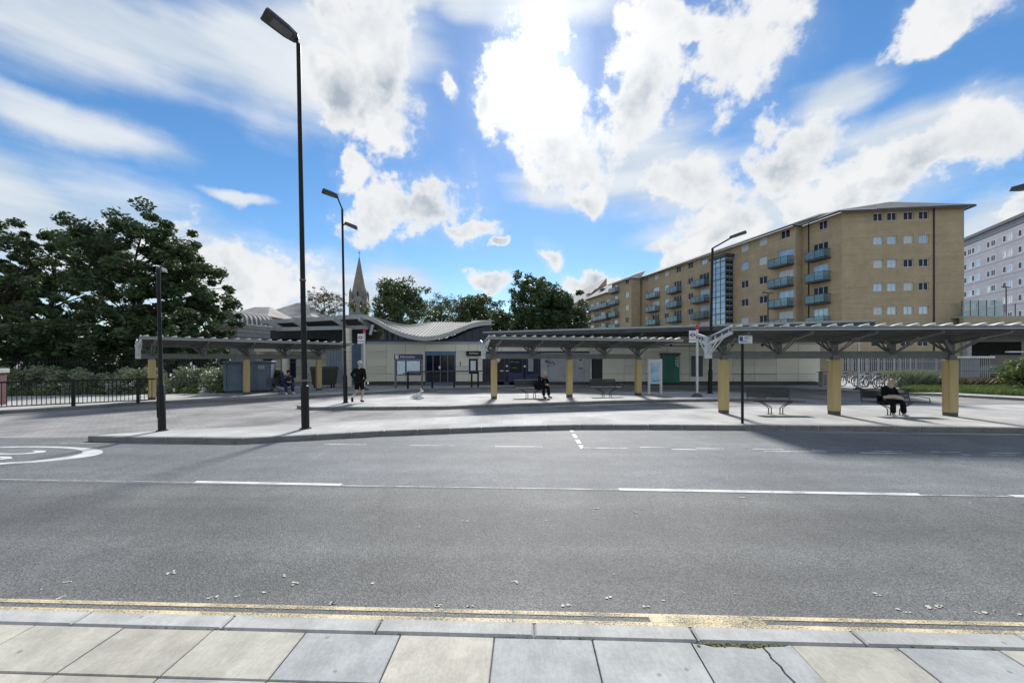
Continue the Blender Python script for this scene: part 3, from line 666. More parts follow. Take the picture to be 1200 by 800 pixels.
g = G(405, 472); lamp('black lamp post with two heads behind the tallest lamp, beside the walking man', g, Z(245, g.y) - .12, -1.0, [(Z(245, g.y) - .12, (-.8, -.5, .2), (.18, .45), (.38, .6)), (Z(264, g.y) - .12, (.9, .2, -.35), (.1, .05), (.3, .5))], .088, .043, 1.15, (2.2,))
g = G(190, 504.5); lamp('short black lamp post at the left tip of the nearest island', g, Z(316, g.y) - .12, -1.4, [(Z(318, g.y) - .12, (-.5, .85, .08), (.05, .03), (.2, .4))], .082, .04, 1.15)
g = G(832, 461); lamp('black lamp post with a raised arm, standing behind the bus stop pole', g, Z(291, g.y) - .12, 1.0, [(Z(291, g.y) - .12, (.85, -.5, .25), (.85, .42), (.34, .75))], .11, .06, 1.25)
lamp('tall lamp post beyond the right edge whose head hangs into the picture', (15.6, 10.9, .12), 6.45, 0, [(6.45, (-.93, -.3, -.12), (1.15, .12), (.42, .75))], .10, .06)
def far_lamp(label, base, h):
    t = lamp(label, base, h, 0, [(h - .05, (-1, -.3, .05), (.15, .05), (.3, .55)), (h - .05, (1, .3, .05), (.15, .05), (.3, .55))], .08, .05); return t
far_lamp('slim dark lamp post in front of the grey block', (X(1179, 46), 46, .12), Z(338, 46))
far_lamp('slim dark lamp post rising behind the station roof near the balconies', (X(900, 40), 40, .12), Z(345, 40))

def roundel(parent, x, z, y, r, bar='sign_blue'):
    b = MB(); n = 28
    for i in range(n):
        t0, t1 = 2 * math.pi * i / n, 2 * math.pi * (i + 1) / n
        b.add([(x + q * math.cos(t), y, z + q * math.sin(t)) for q, t in ((r, t0), (r, t1), (r * .68, t1), (r * .68, t0))], [(0, 1, 2, 3)])
    b.build('roundel_ring', 'sign_red', parent)
    b = MB(); b.bb(x - r * 1.25, x + r * 1.25, y - .006, y + .002, z - r * .2, z + r * .2); b.build('roundel_bar', bar, parent)
def bus_stop(label, base, h, flag=True, side=-1):
    t = thing('bus_stop_post', label, 'bus stop', base, 0, 'bus stop posts')
    p = MB(); p.tube([(0, 0, 0), (0, 0, h)], .055, 10); p.build('pole', 'white_steel', t, smooth=True)
    p = MB(); p.tube([(0, 0, 0), (0, 0, .05), (0, 0, .17)], [.27, .25, .07], 14); p.build('base_cone', 'dark_steel', t, smooth=True)
    if flag:
        p = MB(); p.tube([(0, 0, h), (0, 0, h + .1), (0, 0, h + .28)], [.075, .085, .03], 10); p.build('cap', 'sign_red', t, smooth=True)
        x0 = side * .06; x1 = side * .40; p = MB(); p.bb(min(x0, x1), max(x0, x1), -.02, .02, h - .48, h - .06); f = p.build('flag', 'sign_white', t, bevel=.01)
        roundel(f, (x0 + x1) / 2, h - .27, -.028, .115)
        p = MB(); p.bb(min(x0, x1), max(x0, x1), -.02, .02, h - .64, h - .52); p.build('route_plate', 'sign_white', t)
    return t
g = G(817, 464.5); bus_stop('white bus stop pole with a roundel flag beside the right end of the middle canopy', g, Z(386, g.y) - .12)
g = G(427, 457); bus_stop('white bus stop pole with a flag just behind the walking man', g, Z(390, g.y) - .12)
g = G(1006, 456.5); bus_stop('plain white post on a dark cone foot near the parked bicycles', g, 3.2, False)
g = G(870, 496); t = thing('sign_post', 'thin black post with a small white and blue sign at the nearest kerb', 'sign', g)
p = MB(); p.tube([(0, 0, 0), (0, 0, Z(394, g.y) - .12)], .036, 10); p.build('pole', 'black', t, smooth=True)
zb, zt_ = Z(402.5, g.y) - .12, Z(393.6, g.y) - .12
p = MB(); p.bb(-.13, .25, -.055, -.04, zb, zt_); s = p.build('sign_plate', 'sign_white', t, bevel=.004)
box_part('blue_symbol', s, -.115, -.02, -.059, -.0555, zb + .08, zt_ - .02, 'sign_blue')
for z0, x1 in ((.03, .2), (.065, .1)): box_part('text_line', s, -.1, x1, -.059, -.0555, zb + z0, zb + z0 + .014, 'dark_steel')
for z0, x0, x1 in ((.11, .02, .2), (.145, .02, .14), (.18, .02, .22)): box_part('text_line', s, x0, x1, -.059, -.0555, zb + z0, zb + z0 + .014, 'dark_steel')

# ------------------------------------------------------------------ station building
ST = thing('station_building', 'low cream panelled station with a wave shaped roof and dark glazed entrance', 'station', (0, 27, .12))
WY = 27.0
def sp(name, x0, x1, z0, z1, y0, y1, m, parent=ST, bevel=0): return box_part(name, parent, x0, x1, y0 - WY, y1 - WY, z0 - .12, z1 - .12, m, bevel)
def xs(px, y=WY): return X(px, y)
XL, XR = xs(430), xs(961)
sp('plinth', XL + .1, XR - .02, .10, .36, 27.05, 40, 'soffit')
sp('backing_wall', XL + .12, XR - .04, .36, 3.25, 27.26, 39, 'joint')
# cream panels, laid between the openings
openings = [(xs(498), xs(534), 0, 2.62), (xs(565.5), xs(633), 0, 2.52), (xs(633), xs(691), 0, 2.4), (xs(693.5), xs(706), .5, 2.05), (xs(549.5), xs(560), .95, 1.95)]
rows = [(.38, .93), (.93, 1.46), (1.46, 1.99), (1.99, 2.52), (2.52, 3.04)]
cut = sorted({XL, XR} | {q for o_ in openings for q in o_[:2]})
pan = {}
x = XL
for a, c in zip(cut[:-1], cut[1:]):
    n = max(1, round((c - a) / 1.62)); w = (c - a) / n
    for i in range(n):
        for z0, z1 in rows:
            xa, xb = a + i * w, a + (i + 1) * w; xm = (xa + xb) / 2
            if any(o_[0] - .01 < xm < o_[1] + .01 and z0 < o_[3] - .1 and z1 > o_[2] + .1 for o_ in openings): continue
            key = (round(w, 3), rnd.random() < .3)
            if key not in pan:
                b = MB(); b.bb(-w / 2 + .008, w / 2 - .008, -.05, 0, .008, z1 - z0 - .008); pan[key] = b.mesh('wall_panel', 'cream2' if key[1] else 'cream', bevel=.006)
            put('wall_panel', pan[key], ST, (xm, .05 + rnd.uniform(-.004, .002), z0 - .12))
sp('string_course', XL, XR, 3.05, 3.22, 26.93, 27.05, 'fascia')
sp('upper_wall', xs(640), XR - .1, 3.24, 3.72, 27.3, 27.5, 'cream2')
# rounded left corner pier of the entrance front
b = MB(); b.tube([(XL + .05, .75, .24), (XL + .05, .75, 2.92)], .72, 24); b.build('corner_pier', 'cream', ST, smooth=True)
# clerestory glazing under the wave
sp('clerestory_sill', xs(430), xs(575), 3.222, 3.36, 26.85, 27.2, 'navy')
# entrance doors
d0, d1 = xs(498), xs(534)
en = sp('entrance', d0, d1, .13, 2.62, 27.12, 27.2, 'dark_glass')
sp('door_header', d0 + .02, d1 - .02, 2.24, 2.6, 27.0, 27.115, 'blue_frame', en)
for i in range(5):
    xm = d0 + .05 + (d1 - d0 - .1) * i / 4; sp('door_stile', xm - .035, xm + .035, .13, 2.235, 27.0, 27.115, 'galv' if 0 < i < 4 else 'blue_frame', en)
sp('door_rail', d0 + .09, d1 - .09, .14, .3, 27.03, 27.11, 'blue_frame', en)
sp('door_notice', d0 + .98, d0 + 1.1, 1.28, 1.48, 26.98, 26.998, 'sign_white', en)
# name sign, poster window
sg = sp('name_sign', xs(546.5), xs(564), 2.2, 2.54, 26.86, 26.98, 'black')
text_mesh('lettering', 'Feltham', .2, 'sign_white', sg, ((xs(546.5) + xs(564)) / 2 + .02, -.145, 2.26), (R(90), 0, 0))
pw = sp('poster_window', xs(550), xs(559.5), .97, 1.94, 27.0, 27.03, 'dark_glass'); sp('poster', xs(551.5), xs(557.5), 1.15, 1.85, 26.975, 26.995, 'map_paper', pw)
sp('wall_handle', xs(539), xs(539.8), 1.5, 1.8, 26.95, 26.995, 'dark_steel')
# dark blue shop front
s0, s1 = xs(566), xs(632.5)
sf = sp('shop_front', s0, s1, .13, 2.52, 27.14, 27.2, 'dark_glass')
for px in (566, 568.5, 577.5, 591, 596.5, 612.5, 617, 631.5): xm = xs(px); sp('shop_mullion', xm - .04, xm + .04, .13, 2.5, 27.04, 27.135, 'navy', sf)
sp('stall_riser', xs(597), xs(612), .14, 1.0, 27.05, 27.13, 'navy', sf); sp('stall_riser', xs(618), xs(631), .14, .9, 27.05, 27.13, 'navy', sf); sp('stall_riser', xs(578), xs(590.5), .14, .55, 27.05, 27.13, 'navy', sf)
sp('shop_header', s0, s1, 2.3, 2.52, 26.96, 27.03, 'navy', sf)
sp('screen', xs(598), xs(611), 1.12, 2.05, 27.06, 27.13, 'black', sf)
for (px, pz, w) in ((600, 1.75, .28), (606, 1.72, .3), (603, 1.32, .3), (594, 1.42, .13), (588, 1.1, .22), (594.5, 1.1, .2), (615, 1.4, .12)):
    sp('window_sticker', xs(px) - w / 2, xs(px) + w / 2, pz, pz + .07 + .05 * (w < .15), 27.042, 27.058, 'sign_white' if w < .25 else 'galv', sf)
sp('menu_board', xs(619), xs(625), 1.1, 2.2, 27.04, 27.1, 'lav', sf)
b = MB(); b.sphere((xs(583.5), -.15, 1.95 - .12), (.2, .2, .24), 14, 10); b.build('globe_light', 'cream', sf, smooth=True)
# grey kiosk front with its doors and the painted tag
k0, k1 = xs(633), xs(691)
kk = sp('kiosk_front', k0 + .02, k1, .36, 2.4, 26.9, 27.04, 'kiosk')
for a, c in ((634, 641), (642.5, 661), (664, 672), (674, 683), (684.5, 690)):
    sp('kiosk_panel', xs(a), xs(c), .42, 2.34, 26.86, 26.897, 'kiosk', kk, .01)
sp('kiosk_notice', xs(679), xs(681), 1.85, 1.97, 26.84, 26.858, 'black', kk); sp('kiosk_label', xs(677.5), xs(682.5), 1.28, 1.36, 26.84, 26.858, 'dark_steel', kk)
b = MB(); tg = [(0, .25), (.06, .33), (.13, .22), (.04, .12), (.0, .24), (.18, .34), (.2, .1), (.29, .2), (.36, .3), (.4, .16), (.3, .12), (.33, .02), (.5, .12), (.56, .26), (.62, .1), (.56, .0), (.72, .06)]
b.tube([(xs(638.5) + q[0], -.152, 1.46 + q[1]) for q in tg], .022, 5); b.tube([(xs(640) + i * .09, -.152, 1.36 + .03 * (i % 2)) for i in range(7)], .012, 5); b.build('graffiti_tag', 'black', kk)
vt = sp('vent_grille', xs(694), xs(705.5), .52, 2.04, 27.0, 27.04, 'black')
for i in range(9): sp('louvre', xs(694) + .05, xs(705.5) - .05, .62 + i * .155, .66 + i * .155, 26.965, 26.997, 'dark_steel', vt)
gp = sp('green_locker', xs(774), xs(794.5), .3, 2.28, 26.72, 26.99, 'green_panel', bevel=.015)
sp('locker_canopy', xs(773), xs(795), 2.285, 2.4, 26.62, 26.99, 'bin_green', gp)
text_mesh('lettering', 'YEEP', .36, 'sign_white', gp, (xs(791.2), -.295, 1.68), (R(90), R(90), 0))
for px in (781, 787.5): sp('locker_joint', xs(px) - .008, xs(px) + .008, .34, 2.25, 26.712, 26.718, 'bin_green', gp)
for px in (813, 820): sp('notice_frame', xs(px) - .17, xs(px) + .17, .75, 2.2, 26.9, 26.99, 'dark_steel')
sp('pipe_run', xs(735), xs(835), 2.86, 2.92, 26.9, 26.96, 'dark_steel')
for px in (786, 858, 893): b = MB(); b.sphere((xs(px), -.05, 2.95 - .12), .08, 8, 6); b.build('camera_dome', 'black', ST)
# flat roof whose edge swings towards the bays
R0 = Vector((xs(566, 27.3), 27.2)); R1 = Vector((18.1, 18.95)); zf = 3.93
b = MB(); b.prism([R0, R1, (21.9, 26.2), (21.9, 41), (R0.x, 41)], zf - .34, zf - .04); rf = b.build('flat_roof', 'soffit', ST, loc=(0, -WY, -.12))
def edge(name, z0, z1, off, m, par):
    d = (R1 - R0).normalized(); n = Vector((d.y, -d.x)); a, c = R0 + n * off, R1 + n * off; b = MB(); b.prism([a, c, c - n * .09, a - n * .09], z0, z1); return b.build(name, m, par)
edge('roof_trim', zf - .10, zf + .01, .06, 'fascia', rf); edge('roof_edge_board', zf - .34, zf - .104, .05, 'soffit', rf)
b = MB(); b.prism([R0 + Vector((.2, .4)), R1 + Vector((.05, .5)), (21.7, 26.3), (21.7, 40.8), (R0.x + .2, 40.8)], zf - .036, zf); b.build('roof_deck', 'roof_metal', rf)
for i in range(7):   # beams under the overhang
    q = R0.lerp(R1, (i + .6) / 7.2); b = MB(); b.bar((q.x, q.y + .3, zf - .42), (q.x + .3, 27.2, zf - .42), .12, .16); b.build('soffit_beam', 'galv', rf)
# wave roof and the flat wing to its left
front = [(306, 375.3, 28.5), (340, 373.6, 27.6), (380, 371.2, 26.4), (410, 369.2, 25.4), (425, 369, 24.9), (433, 370.5, 24.8), (442, 375, 24.9), (452, 381, 25.0), (464, 387, 25.2), (480, 392.2, 25.5), (497, 394.6, 25.8), (512, 393.2, 26.0), (526, 389.5, 26.2), (540, 384.2, 26.4), (552, 379.8, 26.6), (564, 377.2, 26.8), (576, 376.4, 27.0)]
fine = []
for i in range(len(front) - 1):
    for k in range(4):
        p0, p1, p2, p3 = (front[max(0, min(len(front) - 1, i + j))] for j in (-1, 0, 1, 2)); t_ = k / 4
        fine.append(tuple(.5 * ((2 * p1[q]) + (-p0[q] + p2[q]) * t_ + (2 * p0[q] - 5 * p1[q] + 4 * p2[q] - p3[q]) * t_ ** 2 + (-p0[q] + 3 * p1[q] - 3 * p2[q] + p3[q]) * t_ ** 3) for q in range(3)))
fine.append(front[-1])
b = MB(); fa = MB(); sof = MB(); n = len(fine); vt_, vf, vs_ = [], [], []
back = []
for (px, py, y) in fine:
    zt2 = Z(py, y); x_ = X(px, y); u_ = min(1, max(0, (px - 430) / 60)); yb = y + 8.5; xb = x_ * (1 + .10 * u_) if px > 430 else x_
    zb2 = 4.75 + .55 * u_
    if px > 545: zb2 = Z(376.2, yb)
    vt_ += [(x_, y, zt2), (xb, yb, max(zb2, zt2 - .05))]
    vs_ += [(x_, y + .02, zt2 - .26), (xb, yb, max(zb2, zt2 - .05) - .26)]
    vf += [(x_, y - .02, zt2 + .02), (x_, y - .02, zt2 - .27)]
    back.append((xb, yb, max(zb2, zt2 - .05)))
b.add(vt_, [(2 * i, 2 * i + 2, 2 * i + 3, 2 * i + 1) for i in range(n - 1)])
wr = b.build('wave_roof', 'roof_metal', ST, smooth=True, loc=(0, -WY, -.12))
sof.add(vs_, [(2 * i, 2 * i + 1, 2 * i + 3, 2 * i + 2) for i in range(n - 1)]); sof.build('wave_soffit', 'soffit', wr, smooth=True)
vf2 = vf + [(q[0], q[1] + .05, q[2]) for q in vf]; m2 = 2 * n
fa.add(vf2, [(2 * i, 2 * i + 1, 2 * i + 3, 2 * i + 2) for i in range(n - 1)] + [(m2 + 2 * i, m2 + 2 * i + 2, m2 + 2 * i + 3, m2 + 2 * i + 1) for i in range(n - 1)] + [(2 * i, 2 * i + 2, m2 + 2 * i + 2, m2 + 2 * i) for i in range(n - 1)] + [(2 * i + 1, m2 + 2 * i + 1, m2 + 2 * i + 3, 2 * i + 3) for i in range(n - 1)] + [(0, m2, m2 + 1, 1), (m2 - 2, m2 - 1, 2 * m2 - 1, 2 * m2 - 2)])
fa.build('wave_fascia', 'fascia', wr, smooth=True)
for i in range(21, n - 1, 1):       # standing seams on the visible slope
    a = Vector(vt_[2 * i]); c = Vector(vt_[2 * i + 1]); s_ = MB(); s_.bar(a + Vector((0, .15, .03)), c + Vector((0, 0, .03)), .05, .08); s_.build('roof_seam', 'roof_metal', wr)
# clerestory glazing under the wave, its head following the curve
cp = [(X(px, y), Z(py, y) - .2) for px, py, y in fine if 434 < px]; cp = [(x_, max(3.27, z_)) for x_, z_ in cp]
b = MB(); nn = len(cp); b.add([(p[0], 27.25 - WY, 3.12) for p in cp] + [(p[0], 27.25 - WY, p[1] - .12) for p in cp], [(i, i + 1, nn + i + 1, nn + i) for i in range(nn - 1)]); cl = b.build('clerestory', 'dark_glass', ST)
for i in range(2, nn - 1, 3):
    if cp[i][1] > 3.4: sp('mullion', cp[i][0] - .03, cp[i][0] + .03, 3.37, cp[i][1] - .05, 27.17, 27.24, 'navy', cl)
b = MB(); b.tube([(X(407, 25.6), 25.6 - WY, 0), (X(407, 25.6), 25.6 - WY, 3.92)], .29, 20); col_ = b.build('column', 'cream', ST, smooth=True)
for i in range(1, 7): b = MB(); z = i * .58; b.tube([(X(407, 25.6), 25.6 - WY, z), (X(407, 25.6), 25.6 - WY, z + .015)], .293, 20, cap=False); b.build('column_joint', 'dark_steel', col_)
b = MB(); b.bar((X(326, 27.6), 27.6 - WY, 4.02), (X(432, 25.8), 25.8 - WY, 4.02), .2, .26); b.build('entrance_beam', 'fascia', ST)
for px, y in ((331, 27.5), (361, 27.0), (407, 25.9), (436, 25.9)):
    b = MB(); b.bar((X(px, y), y - WY, 4.0), (X(px, y) - .4, y - 1.2 - WY, 4.5), .1, .3); b.build('roof_bracket', 'fascia', ST)
b = MB(); b.bar((X(437, 25), 25 - WY, 4.1), (X(434, 25), 25 - WY, 3.45), .12, .16); b.build('hanger', 'fascia', ST)
# left wing under the flat roof: panelled wall, shutter, windows
for i in range(5):
    for j in range(5):
        y = 30.5; a = X(300, y) + i * 1.2
        b = MB(); b.bb(a + .01, a + 1.19, y - WY, y - WY + .1, .02 + j * .62, .61 + j * .62); b.build('wall_panel', 'cream' if (i + j) % 3 else 'cream2', ST)
sp('left_wing_wall', X(300, 30.5), X(384, 30.5), .12, 3.6, 30.62, 36, 'joint')
sp('left_wing_upper', X(300, 30.4) + 1, X(432, 30.4), 3.25, 4.3, 30.62, 36, 'soffit')
for a, c in ((308, 318), (329, 346)):
    wn = sp('wing_window', X(a, 30.4), X(c, 30.4), .5, 2.35, 30.42, 30.48, 'dark_glass'); xm = (X(a, 30.4) + X(c, 30.4)) / 2
    sp('window_bar', xm - .03, xm + .03, .5, 2.35, 30.38, 30.415, 'blue_frame', wn); sp('window_bar', X(a, 30.4), X(c, 30.4), 1.7, 1.76, 30.36, 30.379, 'blue_frame', wn)
b = MB(); b.tube([(X(335, 28.5), 28.5 - WY, 0), (X(335, 28.5), 28.5 - WY, 3.0)], .27, 18); b.build('column', 'cream', ST, smooth=True)
sp('left_canopy_band', X(300, 29.5), X(380, 29.5), 2.55, 3.05, 29.3, 30.4, 'cream2')
sh = sp('grey_shutter', X(382, 29), X(403, 29), .12, 3.1, 29.0, 29.1, 'lav')
for i in range(6): xm = X(382, 29) + .12 + i * .22; sp('shutter_rib', xm - .02, xm + .02, .2, 3.05, 28.96, 28.997, 'lav', sh)
sp('service_door', X(412, 28), X(430, 28), .12, 3.1, 28.0, 28.1, 'blue_frame')

# barrel vaulted turret left of the station
TV = thing('vaulted_turret', 'small white turret with a glazed barrel vault roof left of the station', 'turret', (X(289, 34), 33.2, .12), R(-14))
b = MB(); b.bb(-1.1, 1.1, -1.2, 2.6, 0, 4.75); b.build('wall', 'concrete', TV)
for i in range(4): box_part('band', TV, -1.13, 1.13, -1.23, 2.6, 3.35 + i * .36, 3.38 + i * .36, 'galv')
box_part('cornice', TV, -1.2, 1.2, -1.3, 2.7, 4.752, 4.86, 'frame_w')
na = 14
def arch(r, y): return [(-r * math.cos(math.pi * i / na), y, 4.86 + r * math.sin(math.pi * i / na)) for i in range(na + 1)]
b = MB(); a0, a1 = arch(1.06, -1.1), arch(1.06, 2.5); b.add(a0 + a1, [(i, i + 1, na + 2 + i, na + 1 + i) for i in range(na)]); b.build('vault', 'roof_metal', TV, smooth=True)
b = MB(); g_ = arch(.95, -1.12); b.add(g_, [tuple(range(na + 1))]); b.build('arched_window', 'glass', TV)
for k in range(9):
    y = -1.16 + k * .45; b = MB(); b.tube(arch(1.09, y), .05 if k else .09, 6); b.build('vault_rib', 'frame_w', TV, smooth=True)

# ------------------------------------------------------------------ street furniture on the station pavement
t = thing('information_board', 'blue headed information board with map panels left of the entrance', 'notice board', G(479, 455))
y0 = G(479, 455).y; k = y0 / F
hw = 15.5 * k
for s in (-1, 1): box_part('post', t, s * hw - .05, s * hw + .05, -.05, .05, 0, Z(417, y0) - .12, 'galv')
hd = box_part('header', t, -hw - .06, hw + .06, -.12, .06, Z(421, y0) - .12, Z(416, y0) - .12 + .06, 'navy', .01)
zc = (Z(421, y0) + Z(416, y0)) / 2 - .12 + .03
text_mesh('lettering', 'Information', .2, 'sign_white', hd, (-hw + .32, -.125, zc), (R(90), 0, 0), 'LEFT')
rl = MB(); rl.bb(-hw + .02, -hw + .22, -.128, -.121, zc - .12, zc + .12); rq = rl.build('roundel_panel', 'sign_white', hd)
b = MB()
for i in range(20):
    t0, t1 = 2 * math.pi * i / 20, 2 * math.pi * (i + 1) / 20; b.add([(-hw + .12 + q * math.cos(a), -.131, zc + q * math.sin(a)) for q, a in ((.085, t0), (.085, t1), (.05, t1), (.05, t0))], [(0, 1, 2, 3)])
b.build('roundel_ring', 'sign_red', hd)
zb1, zt1 = Z(439.5, y0) - .12, Z(421.5, y0) - .12
case = box_part('case', t, -hw + .06, hw - .06, -.05, .03, zb1, zt1, 'navy')
box_part('map_panel', case, -hw + .12, -hw + .62, -.07, -.052, zb1 + .06, zt1 - .07, 'map_paper'); box_part('map_panel', case, -hw + .72, hw - .12, -.07, -.052, zb1 + .16, zt1 - .07, 'map_paper')
box_part('qr_free_notice', case, -hw + .5, -hw + .58, -.074, -.071, zb1 + .07, zb1 + .16, 'black').name = 'small_notice'
g = G(767.5, 461.5); k = g.y / F
t = thing('poster_stand', 'poster stand with a blue poster in front of the green locker', 'poster stand', g, R(4))
for s in (-1, 1): box_part('leg', t, s * 7.2 * k - .05, s * 7.2 * k + .05, -.05, .05, 0, 41 * k, 'frame_w')
box_part('frame', t, -7.2 * k + .052, 7.2 * k - .052, -.04, .04, 12 * k, 40.6 * k, 'frame_w'); box_part('poster', t, -5.4 * k, 5.4 * k, -.055, -.042, 14 * k, 36.5 * k, 'poster')
# rail in front of the entrance
g = G(478, 455.5); g2 = G(566, 453.2); t = thing('guard_rail', 'black single bar guard rail in front of the station entrance', 'railing', g, math.atan2(g2.y - g.y, g2.x - g.x)); ln = (g2 - g).length
for q in (0, .31, .6, .84, .93): b = MB(); b.tube([(q * ln, 0, 0), (q * ln, 0, 1.05)], .06, 8); b.build('post', 'black', t)
b = MB(); b.tube([(-.03, 0, 1.06), (ln, 0, 1.06)], .04, 8); b.build('top_rail', 'dark_steel', t)
# black railing far left
g = Vector((-19.6, 12.9, .12)); g2 = Vector((-15.25, 16.25, .12)); ln = (g2 - g).length
t = thing('pedestrian_railing', 'black railing with upright bars at the left kerb, ending at the yellow post', 'railing', g, math.atan2(g2.y - g.y, g2.x - g.x))
b = MB(); b.bb(0, ln, -.03, .03, .97, 1.03); b.build('top_rail', 'black', t); b = MB(); b.bb(0, ln, -.02, .02, .10, .14); b.build('bottom_rail', 'black', t)
bar = MB(); bar.bb(-.01, .01, -.01, .01, .142, .968); bme = bar.mesh('bar', 'black')
nb = int(ln / .115)
for i in range(1, nb): put('bar', bme, t, (i * ln / nb, 0, 0))
for q in (0.3, 3.16 - .02, 4.95): b = MB(); b.bb(q - .05, q + .05, -.05, .05, 0, 1.06); b.build('post', 'black', t)
# brick pier at the left edge
g = G(2, 477); t = thing('brick_pier', 'maroon brick pier with a grey stone cap at the left edge', 'pier', (g.x - 1.3, g.y + .5, .12), R(20)); b = MB(); b.bb(-.36, .36, -.36, .36, 0, 1.28); b.build('shaft', 'maroon', t); b = MB(); b.bb(-.42, .42, -.42, .42, 1.282, 1.46); b.build('cap', 'concrete', t, bevel=.02)
# blue steel container
g = G(287, 460); y = g.y + .5; t = thing('steel_container', 'blue grey steel waste container with a shallow lid behind the left canopy', 'container', (g.x, y, .12), R(24))
b = MB(); b.bb(-1.12, 1.05, -.7, .7, .12, 1.62); b.build('body', 'blue_bin', t, bevel=.03)
b = MB(); b.prism([(-1.17, -.76), (1.1, -.76), (1.1, .76), (-1.17, .76)], 1.622, 1.74); b.build('lid', 'blue_bin', t, bevel=.03)
for xx in (-1.02, -.35, .3, .95): box_part('rib', t, xx - .04, xx + .04, -.745, -.702, .14, 1.6, 'blue_bin')
box_part('skid', t, -1.05, .98, -.6, .6, 0, .118, 'dark_steel'); box_part('label_plate', t, .45, .75, -.72, -.703, 1.3, 1.5, 'lav'); box_part('cross_rail', t, -1.0, .93, -.735, -.747 + .002, 1.08, 1.16, 'blue_bin')
g = G(371, 455.5); t = thing('wheelie_bin', 'large dark green bin in front of the grey shutter', 'bin', (g.x, g.y + 1.0, .12), R(10))
b = MB(); b.add([(-.62, -.4, .2), (.62, -.4, .2), (.62, .4, .2), (-.62, .4, .2), (-.72, -.5, 1.2), (.72, -.5, 1.2), (.72, .5, 1.2), (-.72, .5, 1.2)], [(0, 1, 2, 3), (4, 5, 6, 7), (0, 1, 5, 4), (1, 2, 6, 5), (2, 3, 7, 6), (3, 0, 4, 7)]); b.build('body', 'bin_green', t, bevel=.04)
b = MB(); b.tube([(-.74, 0, 1.22), (.74, 0, 1.22)], .3, 12); o = b.build('lid', 'bin_green', t, smooth=True); o.scale = (1, 1.6, .5); o.location = (0, 0, .62)
for a in (-.5, .5):
    for c in (-.3, .3): b = MB(); b.tube([(a - .03, c, .1), (a + .03, c, .1)], .1, 10); b.build('wheel', 'rubber', t)
g = G(966, 451); t = thing('utility_cabinet', 'pale grey cabinet at the right end of the station wall', 'cabinet', (X(966, 25.5), 25.5, .12)); b = MB(); b.bb(-.26, .26, -.2, .2, 0, .95); b.build('body', 'concrete', t, bevel=.03); box_part('door', t, -.2, .2, -.22, -.202, .1, .85, 'galv')
b = MB(); b.bb(-.3, .3, -.25, .25, .952, 1.0); b.build('lid', 'galv', t)

# ------------------------------------------------------------------ bicycles
def bicycle(label, loc, rotz, frame):
    t = thing('bicycle', label, 'bicycle', loc, rotz, 'bicycles at the rack'); r = .33
    for x in (-.52, .52):
        w = MB(); pts = [(x + r * math.cos(2 * math.pi * i / 20), 0, r + r * math.sin(2 * math.pi * i / 20)) for i in range(21)]; w.tube(pts, .022, 5, False); wo = w.build('wheel', 'rubber', t, smooth=True)
        s = MB(); s.tube([(x + .3 * math.cos(2 * math.pi * i / 20), 0, r + .3 * math.sin(2 * math.pi * i / 20)) for i in range(21)], .012, 4, False)
        for i in range(10): a = math.pi * i / 5; s.tube([(x, 0, r), (x + .3 * math.cos(a), 0, r + .3 * math.sin(a))], .004, 3, False)
        s.build('rim', 'chrome', wo)
    f = MB()
    bb_, st, hd_ = (-.06, 0, .3), (-.2, 0, .82), (.34, 0, .84)
    for a, c, q in ((bb_, st, .018), (bb_, (.37, 0, .72), .02), ((-.18, 0, .75), hd_, .018), (bb_, (-.52, 0, r), .012), ((-.52, 0, r), (-.18, 0, .75), .012), (hd_, (.52, 0, r), .016), ((.31, 0, .95), hd_, .016)): f.tube([a, c], q, 6)
    f.build('frame', frame, t, smooth=True)
    h = MB(); h.tube([(.2, -.28, 1.0), (.34, -.2, .97), (.32, 0, .96), (.34, .2, .97), (.2, .28, 1.0)], .014, 6); h.build('handlebar', 'black', t, smooth=True)
    s = MB(); s.add([(-.36, -.09, .86), (-.36, .09, .86), (-.05, .02, .88), (-.05, -.02, .88), (-.34, -.08, .92), (-.34, .08, .92), (-.06, .02, .92), (-.06, -.02, .92)], [(0, 1, 2, 3), (4, 5, 6, 7), (0, 1, 5, 4), (1, 2, 6, 5), (2, 3, 7, 6), (3, 0, 4, 7)]); s.build('saddle', 'black', t)
    c = MB(); c.tube([(-.06, -.05, .3), (-.06, -.06, .3)], .09, 12); c.tube([(-.06, -.06, .3), (.08, -.07, .2)], .012, 5); c.build('crank', 'chrome', t)
    return t
for i, (px, py, rz, fm, lb) in enumerate([(1050, 455.5, 8, 'bin_green', 'dark green bicycle at the right end of the rack, nearest the grass'), (1034, 454.5, 14, 'black', 'black bicycle second from the right at the rack'), (1021, 453.6, 4, 'lav', 'grey bicycle in the middle of the rack behind the scarfed woman'), (1010, 453, 20, 'white_steel', 'pale bicycle beside the white post at the rack'), (995, 452.3, 10, 'dark_steel', 'dark grey bicycle at the left end of the rack')]):
    bicycle(lb, G(px, py), R(rz), fm)
for i, (px, py) in enumerate([(1056, 453.5), (1040, 452.8), (1024, 452.2), (1008, 451.8)]):
    t = thing('bike_stand', ['hoop bike stand beside the dark green bicycle, nearest the grass', 'hoop bike stand second from the right in the row', 'hoop bike stand third from the right in the row', 'hoop bike stand at the left end of the row'][i], 'bike stand', G(px, py), R(70), 'hoop bike stands')
    b = MB(); b.tube([(-.36, 0, 0), (-.36, 0, .68), (-.28, 0, .76), (.28, 0, .76), (.36, 0, .68), (.36, 0, 0)], .025, 8); b.build('hoop', 'black', t, smooth=True)
    for s in (-.36, .36): b = MB(); b.tube([(s, 0, 0), (s, 0, .012)], .07, 10); b.build('foot', 'black', t)

